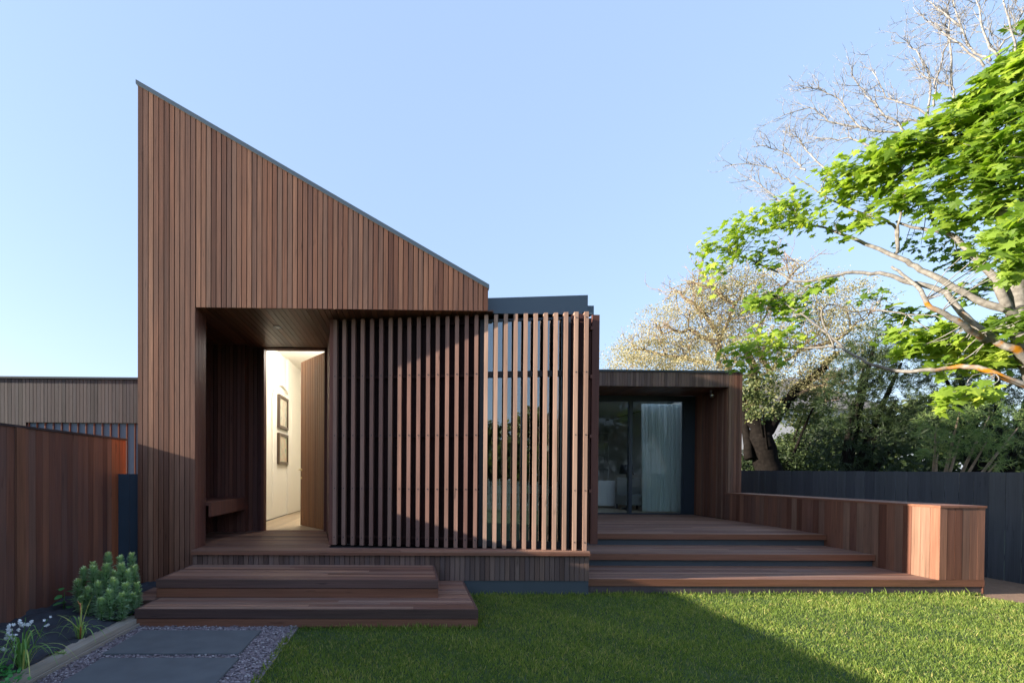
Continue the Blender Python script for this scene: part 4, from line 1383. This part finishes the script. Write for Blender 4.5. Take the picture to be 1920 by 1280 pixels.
for (x, y, rx, ry, Y, n_, tn) in TC:
    c = np.array(at(x, y, Y))
    R3 = np.array([px_r(rx, Y), px_r((rx + ry) * .5, Y), px_r(ry, Y)])
    n_ = int(n_ * 1.45)
    ns = max(6, n_ // 26)
    sc_ = ball(ns, c, R3 * 1.05, .5)
    who = RNG.integers(0, ns, n_)
    LC.append(sc_[who] + RNG.normal(0, 1, (n_, 3)) * np.array([.20, .20, .11]))
    ct = RNG.normal(tn, .15, ns)
    LT.append(tones(n_, ct[who], .12))
LC, LT = np.concatenate(LC), np.concatenate(LT)
LSP = ([(-.30, 0, 0), (.30, 0, .05), (.22, .8, 0), (-.2, 1, .06)], [[0, 1, 2], [0, 2, 3]])
instance_mesh("foliage", *LSP, LC, RNG.uniform(.036, .078, len(LC)), RNG.normal(size=LC.shape) + np.array([-.5, -.2, .4]), M['leaf_pale'], LT, pt)

def blob_tree(name, label, loc, clumps, mat, leaf, size, spread, trunk=None, bark='bark_dark', group=None, needles=0, per=22, leanv=(-.4, -.2, .5)):
    e = empty(name, loc, label, "tree", group)
    LC, LT, AX = [], [], []
    for (c, R3, n_, tn) in clumps:
        ns = max(5, n_ // per)
        sc_ = ball(ns, c, np.asarray(R3), .55)
        who = RNG.integers(0, ns, n_)
        dirs = RNG.normal(0, 1, (ns, 3)) + (sc_ - np.asarray(c)) / np.asarray(R3) * 1.2
        dirs /= np.linalg.norm(dirs, axis=1)[:, None]
        if needles:
            al = RNG.random(n_)[:, None] * spread * 2.2
            LC.append(sc_[who] + dirs[who] * al)
            AX.append(dirs[who] * .9 + RNG.normal(0, .55, (n_, 3)))
        else:
            LC.append(sc_[who] + RNG.normal(0, spread, (n_, 3)) * np.array([1, 1, .6]))
            AX.append(RNG.normal(0, 1, (n_, 3)) + np.array([0, 0, -.3]))
        ct = RNG.normal(tn, .13, ns)
        LT.append(tones(n_, ct[who], .14))
    LC, LT, AX = map(np.concatenate, (LC, LT, AX))
    instance_mesh("foliage", *leaf, LC, RNG.uniform(size * .6, size * 1.3, len(LC)), RNG.normal(size=LC.shape) + np.array(leanv), mat, LT, e, axis=AX)
    tb = TB()
    base = Vector(loc)
    for (c, R3, n_, tn) in clumps:
        c = Vector(c)
        mid = Vector((base.x * .5 + c.x * .5, base.y * .5 + c.y * .5, c.z * .55))
        tb.tube([tuple(v_) for v_ in smooth_path([base, mid, c], 5)], np.linspace(trunk, trunk * .18, 11), 7)
    tb.build("trunk", M[bark], e)
    return e

def pxc(x, y, rx, ry, Y, n_, tn, dy=.8):
    return (np.array(at(x, y, Y)), (px_r(rx, Y), px_r((rx + ry) * .5 * dy, Y), px_r(ry, Y)), n_, tn)

NEED = ([(-.045, 0, 0), (.045, 0, 0), (.03, .6, .03), (0, 1, .06)], [[0, 1, 2], [0, 2, 3]])
OVAL = ([(0, 0, 0), (.28, .3, .03), (.2, .75, .02), (0, 1, 0), (-.2, .75, .02), (-.28, .3, .03)], [[0, 1, 2], [0, 2, 3], [0, 3, 4], [0, 4, 5]])
# dark evergreen screen behind the charcoal fence
blob_tree("dark_conifer", "dense dark green conifer behind the charcoal fence to the right of the black forked trunk", (12.6, 14.0, 0),
          [pxc(1620, 690, 50, 44, 14, 3600, .4), pxc(1690, 680, 54, 40, 14, 3200, .45), pxc(1600, 750, 56, 50, 14, 4200, .3), pxc(1680, 750, 60, 54, 13.8, 4600, .35), pxc(1590, 830, 66, 56, 13.8, 4200, .15), pxc(1680, 830, 66, 56, 13.6, 4200, .2), pxc(1640, 640, 40, 30, 14.2, 1800, .5)],
          M['leaf_con'], NEED, .16, .10, .16, needles=1)
blob_tree("dark_conifer", "broad dark conifer at the right edge behind the orange lichened limb", (18.2, 14.6, 0),
          [pxc(1770, 700, 60, 50, 14.5, 3800, .42), pxc(1850, 720, 60, 50, 14.5, 3800, .4), pxc(1930, 720, 50, 70, 14.5, 3200, .35), pxc(1780, 790, 70, 60, 14.2, 4200, .2), pxc(1870, 810, 80, 60, 14.2, 4600, .18), pxc(1780, 640, 40, 34, 14.6, 1400, .5), pxc(1870, 640, 60, 46, 14.8, 2400, .4)],
          M['leaf_con'], NEED, .16, .10, .16, needles=1)
blob_tree("pine_shrub", "sunlit yellowish green pine shrub rising just behind the fence on the right", (10.9, 9.9, 0),
          [pxc(1755, 800, 26, 32, 9.9, 1300, .5), pxc(1758, 850, 22, 20, 9.8, 600, .5), pxc(1800, 822, 40, 20, 9.7, 1300, .5), pxc(1850, 828, 36, 18, 9.6, 900, .45), pxc(1868, 868, 16, 12, 9.5, 380, .6), pxc(1855, 780, 50, 24, 9.8, 1100, .35), pxc(1800, 770, 36, 18, 9.9, 700, .4), pxc(1910, 800, 24, 36, 9.7, 900, .4)],
          M['leaf_con2'], NEED, .10, .06, .055, 'bark_pale', needles=1, per=16)
blob_tree("olive_shrub", "dark leafy shrub growing around the black forked trunk behind the fence", (17.6, 23.0, 0),
          [pxc(1430, 765, 40, 26, 19, 700, .5), pxc(1510, 765, 46, 40, 23, 2200, .45), pxc(1530, 830, 60, 50, 23, 3000, .2), pxc(1470, 862, 70, 26, 23, 2400, .12), pxc(1545, 720, 40, 40, 22, 1500, .6), pxc(1415, 725, 40, 26, 19, 900, .6), pxc(1400, 866, 40, 20, 23, 900, .1)],
          M['leaf_olive'], OVAL, .13, .16, .10)
hd = empty("hedge", (22, 26, 0), "dark tall hedge far behind the fence filling the gaps between the trees", "hedge")
n_ = 24000
hx_ = RNG.uniform(17.5, 44, n_); hz_ = RNG.random(n_) ** .8 * (2.3 + np.clip((hx_ - 20.5) * .8, 0, 1.2) + .8 * np.sin(hx_ * .7) + .5 * np.sin(hx_ * 1.9) + np.where(hx_ > 21.5, 1.6, 0))
instance_mesh("foliage", *OVAL, np.stack([hx_, 26 + RNG.normal(0, .5, n_), hz_], -1), RNG.uniform(.2, .42, n_), RNG.normal(size=(n_, 3)) + np.array([-.3, -.6, .3]), M['leaf_olive'], tones(n_, np.full(n_, .25), .2), hd)
m = MB(); m.box(17.5, 44, 25.9, 26.3, -.02, 2.0); m.build("stems", M['bark_dark'], hd)
nh = empty("neighbour_house", (27, 36, 0), "pale rendered neighbouring house glimpsed behind the dark trunk", "house")
m = MB(); m.box(20, 34, 34, 44, 0, 6.4); m.build("wall", plain("pale_render", (.72, .68, .66), .8, .04), nh)
m = MB(); prism(m, [(19.6, 6.401), (34.4, 6.401), (27, 8.6)], 33.6, 44.4); m.build("roof", plain("grey_tiles", (.18, .16, .15), .8, .2), nh)

# ------------------------------------------------------------------ the street side behind the viewer, seen only in the glass
blob = lambda x, y, z, r, n_, t_: (np.array((x, y, z)), (r, r, r * .8), n_, t_)
for (x, y, s, lab) in ((3.5, -15, 1.0, "bushy street tree reflected low in the batten window"), (7.5, -17, 1.15, "taller street tree reflected in the middle of the window"), (13, -16, 1.5, "big spreading street tree reflected in the left sliding door"), (19, -18, 1.7, "large pale limbed street tree reflected in the right sliding door"), (-2, -18, .9, "small street tree reflected at the window edge"), (5.4, -19, 1.25, "street tree standing between the two nearest reflected trees"), (10.2, -18, 1.2, "round street tree beside the tall reflected one"), (.9, -17, 1.0, "low street tree opposite the front door")):
    blob_tree("street_tree", lab, (x, y, 0), [blob(x, y, 3.4 * s, 1.5 * s, 1100, .5), blob(x - 1.3 * s, y + .5, 2.6 * s, 1.2 * s, 800, .4), blob(x + 1.4 * s, y - .4, 2.8 * s, 1.3 * s, 800, .45), blob(x + .3, y, 4.7 * s, 1.0 * s, 600, .6), blob(x - .4, y + .6, 1.5 * s, 1.2 * s, 700, .3)],
              M['leaf_olive'], OVAL, .34, .3, .14, 'bark_pale', "street trees behind the viewer")
pf = empty("picket_fence", (8, -8, 0), "cream picket fence across the street frontage reflected in the glass", "fence")
m = MB()
boards_v(m, (26, -8.0), (-14, -8.0), .05, 1.30, .115, .045, .02)
m.build("pickets", plain("cream_paint", (.70, .66, .52), .6, .04), pf)
m = MB(); m.box(-14, 26, -8.07, -8.021, .25, .33); m.build("rail", M['white'], pf)

# ------------------------------------------------------------------ garden bed plants
# spurge bush
sb = empty("spurge_bush", (-3.3, 5.2, .1), "rounded blue green spurge bush with bottlebrush stems beside the steps", "shrub")
tops = [(203, 1036, 5.35), (247, 1036, 5.5), (225, 1042, 5.45), (199, 1056, 5.15), (228, 1056, 5.2), (174, 1053, 5.35), (157, 1063, 5.3), (175, 1060, 5.1), (146, 1086, 5.15), (184, 1090, 4.95), (240, 1068, 5.2), (252, 1060, 5.35), (257, 1092, 5.25), (213, 1084, 4.95), (236, 1092, 5.0), (165, 1100, 5.0), (205, 1105, 4.85), (228, 1112, 4.9), (248, 1112, 5.1), (190, 1122, 4.8), (155, 1118, 5.0), (215, 1070, 5.3), (188, 1070, 5.4)]
tb = TB()
LC, AX, LN, LT, LS = [], [], [], [], []
base = np.array([-3.30, 5.15, .08])
for (x, y, Y) in tops:
    tp = np.array(at(x, y + 3, Y))
    b0 = base + np.array([(tp[0] - base[0]) * .45, (tp[1] - base[1]) * .5, 0])
    mid = np.array([tp[0], tp[1], max(.1, tp[2] - .28)])
    path = smooth_path([tuple(b0), tuple(mid), tuple(tp)], 8)
    tb.tube([tuple(q) for q in path], np.linspace(.008, .005, len(path)), 5)
    n_ = 290
    up_ = RNG.random(n_) ** .8
    L_ = min(.30, tp[2] - .05)
    zc = tp[None] + (mid - tp)[None] * ((1 - up_) * L_ / .28)[:, None]
    an = RNG.uniform(0, 6.28, n_)
    rad = np.stack([np.cos(an), np.sin(an), np.zeros(n_)], -1)
    AX.append(rad * (1.1 - .55 * up_)[:, None] + np.array([0, 0, 1]) * (.15 + .9 * up_ ** 3)[:, None] + RNG.normal(0, .12, (n_, 3)))
    LC.append(zc + rad * .004)
    LN.append(np.array([0, 0, 1.0]) - rad * (.3 + .8 * up_ ** 3)[:, None] + RNG.normal(0, .2, (n_, 3)))
    LT.append(tones(n_, .22 + .2 * up_ + .5 * np.clip(up_ - .86, 0, 1) * 5, .08))
    LS.append(RNG.uniform(.048, .066, n_) * (1.05 - .5 * np.clip(up_ - .8, 0, 1) * 2.5))
LC, AX, LN, LT, LS = map(np.concatenate, (LC, AX, LN, LT, LS))
SPL = ([(-.07, 0, 0), (.07, 0, 0), (.13, .6, .02), (0, 1, .0), (-.13, .6, .02)], [[0, 1, 2], [0, 2, 3], [0, 3, 4]])
instance_mesh("leaves", *SPL, LC, LS, LN, M['bush'], LT, sb, axis=AX)
tb.build("stems", M['strap'], sb)

def ribbon(mb, pts, w0, tone, fold=.15):
    """an arching strap leaf as a narrow tapering strip"""
    p = smooth_path(pts, 5)
    k = len(p)
    vs, fs = [], []
    for i, q in enumerate(p):
        t = (p[min(i + 1, k - 1)] - p[max(i - 1, 0)]).normalized()
        side = t.cross(Vector((0, 0, 1)))
        if side.length < .05: side = Vector((1, 0, 0))
        side.normalize()
        nrm = side.cross(t)
        s = i / (k - 1)
        w = w0 * (1 - s ** 2.2) * (.75 + .5 * min(s * 3, 1) * .5) + .0006
        vs += [q - side * w + nrm * w * fold, q, q + side * w + nrm * w * fold]
    for i in range(k - 1):
        a = i * 3
        fs += [[a, a + 1, a + 4, a + 3], [a + 1, a + 2, a + 5, a + 4]]
    mb.add(vs, fs, tone)

def strap_plant(root, base, n_, lmin, lmax, w, tmean):
    mb = MB()
    for i in range(n_):
        an = random.uniform(0, 6.28)
        L = random.uniform(lmin, lmax)
        out = random.uniform(.25, .95)
        d = Vector((math.cos(an), math.sin(an), 0))
        b = Vector(base) + d * random.uniform(0, .03)
        h = L * (1.05 - out * .55)
        pts = [b, b + d * L * out * .3 + Vector((0, 0, h * .75)), b + d * L * out * .75 + Vector((0, 0, h * (1.0 - .25 * out))), b + d * L * out * 1.1 + Vector((0, 0, h * (.95 - .85 * out)))]
        ribbon(mb, pts, w * random.uniform(.7, 1.2), (min(1, max(0, random.gauss(tmean, .2))), random.random(), random.random()))
    return mb.build("strap_leaves", M['strap'], root)

fb = empty("flowering_bulb", (-2.93, 3.72, .08), "clump of strappy leaves with white flower heads at the lower left corner", "plant")
strap_plant(fb, (-2.93, 3.72, .07), 46, .22, .42, .0065, .4)
for (x, y, z) in ((-2.93, 3.75, .443), (-3.035, 3.75, .361), (-2.765, 3.75, .431), (-3.039, 3.72, .263)):
    tb = TB()
    pth = smooth_path([(-2.93, 3.72, .08), ((x - 2.93) / 2 + (x + 2.93) * .15, 3.73, z * .72), (x, y, z + .012)], 5)
    tb.tube([tuple(q) for q in pth], np.linspace(.0035, .0025, len(pth)), 5)
    stem = tb.build("flower_stem", M['strap'], fb)
    big = .75 if x > -2.8 else 1.0
    nf = 12 if big == 1 else 5
    C_, A_, Nn, S_ = [], [], [], []
    for i in range(nf):
        d = Vector(RNG.normal(0, 1, 3)); d.z -= .35; d.normalize()
        c = Vector((x, y, z)) + Vector((d.x * .03, d.y * .03, d.z * .042)) * big
        for k_ in range(6):
            an = k_ * math.pi / 3
            e1 = d.orthogonal().normalized(); e2 = d.cross(e1)
            o = e1 * math.cos(an) + e2 * math.sin(an)
            C_.append(c); A_.append(d * .8 + o * .75); Nn.append(o * .8 - d * .6); S_.append(.027 * big)
    instance_mesh("flower_head", [(-.05, 0, 0), (.05, 0, 0), (.26, .55, .03), (0, 1, .0), (-.26, .55, .03)], [[0, 1, 2], [0, 2, 3], [0, 3, 4]], np.array(C_), np.array(S_), np.array(Nn), M['petal'], tones(len(C_)), stem, axis=np.array(A_))

lp = empty("strap_lily", (-2.965, 4.42, .07), "thin strappy plant with an orange central stem in the weed mat", "plant")
strap_plant(lp, (-2.965, 4.42, .06), 20, .14, .34, .0055, .5)
tb = TB()
b = Vector((-2.965, 4.42, .06))
tb.tube([tuple(b), tuple(b + Vector((.004, 0, .2))), tuple(b + Vector((0, 0, .33)))], [.008, .007, .004], 6)
tb.tube([tuple(b + Vector((.002, 0, .3))), tuple(b + Vector((-.025, 0, .35)))], [.006, .002], 5)
tb.build("flower_stem", M['orange_stem'], lp)
mb = MB()
for d in (Vector((.11, 0, .40)), Vector((.075, .02, .33)), Vector((-.20, -.02, .23)), Vector((.05, -.05, .36))):
    ribbon(mb, [b + Vector((0, 0, .08)), b + d * .55 + Vector((0, 0, .06)), b + d], .007, (.85, .5, .5))
mb.build("upper_leaves", M['strap'], lp)

sd_ = empty("seedling", (-3.70, 5.25, .1), "small seedling with a few rounded leaves against the left fence", "plant")
tb = TB(); s0 = Vector((-3.70, 5.25, .09))
tb.tube([tuple(s0), tuple(s0 + Vector((.01, 0, .2)))], [.006, .003], 5); tb.build("stem", M['strap'], sd_)
C_ = np.array([(-3.70 + .02 * math.cos(i * 2.2), 5.25 + .02 * math.sin(i * 2.2), .13 + .026 * i) for i in range(9)])
A_ = np.array([(math.cos(i * 2.2), math.sin(i * 2.2), .25) for i in range(9)])
instance_mesh("leaves", *OVAL, C_, np.full(9, .095), np.tile([0, 0, 1.0], (9, 1)) + RNG.normal(0, .25, (9, 3)), M['clover'], tones(9), sd_, axis=A_)

n_ = 1500
cx_ = RNG.normal(-3.06, .13, n_); cy_ = RNG.uniform(2.9, 3.62, n_)
cz_ = .10 + .07 * RNG.random(n_) ** .7 * np.exp(-((cx_ + 3.06) / .2) ** 2)
RND = ([(0, 0, 0), (.35, .2, .04), (.5, .6, .05), (.25, .98, .02), (0, .88, 0), (-.25, .98, .02), (-.5, .6, .05), (-.35, .2, .04)], [[0, i, i + 1] for i in range(1, 7)])
tag(instance_mesh("clover", *RND, np.stack([cx_, cy_, cz_], -1), RNG.uniform(.018, .034, n_), RNG.normal(0, .35, (n_, 3)) + np.array([0, -.15, 1]), M['clover'], tones(n_)), "low clover ground cover at the lower left corner", "ground cover", kind='stuff')
wd = empty("weed", (-2.86, 4.02, .07), "tiny weed growing on the grey timber sleeper", "plant")
A_ = RNG.normal(0, 1, (26, 3)) + np.array([0, 0, .7])
instance_mesh("leaves", *SPL, np.tile([-2.86, 4.02, .075], (26, 1)) + RNG.normal(0, .012, (26, 3)), RNG.uniform(.03, .055, 26), RNG.normal(0, .5, (26, 3)) + np.array([0, 0, 1]), M['strap'], tones(26), wd, axis=A_)
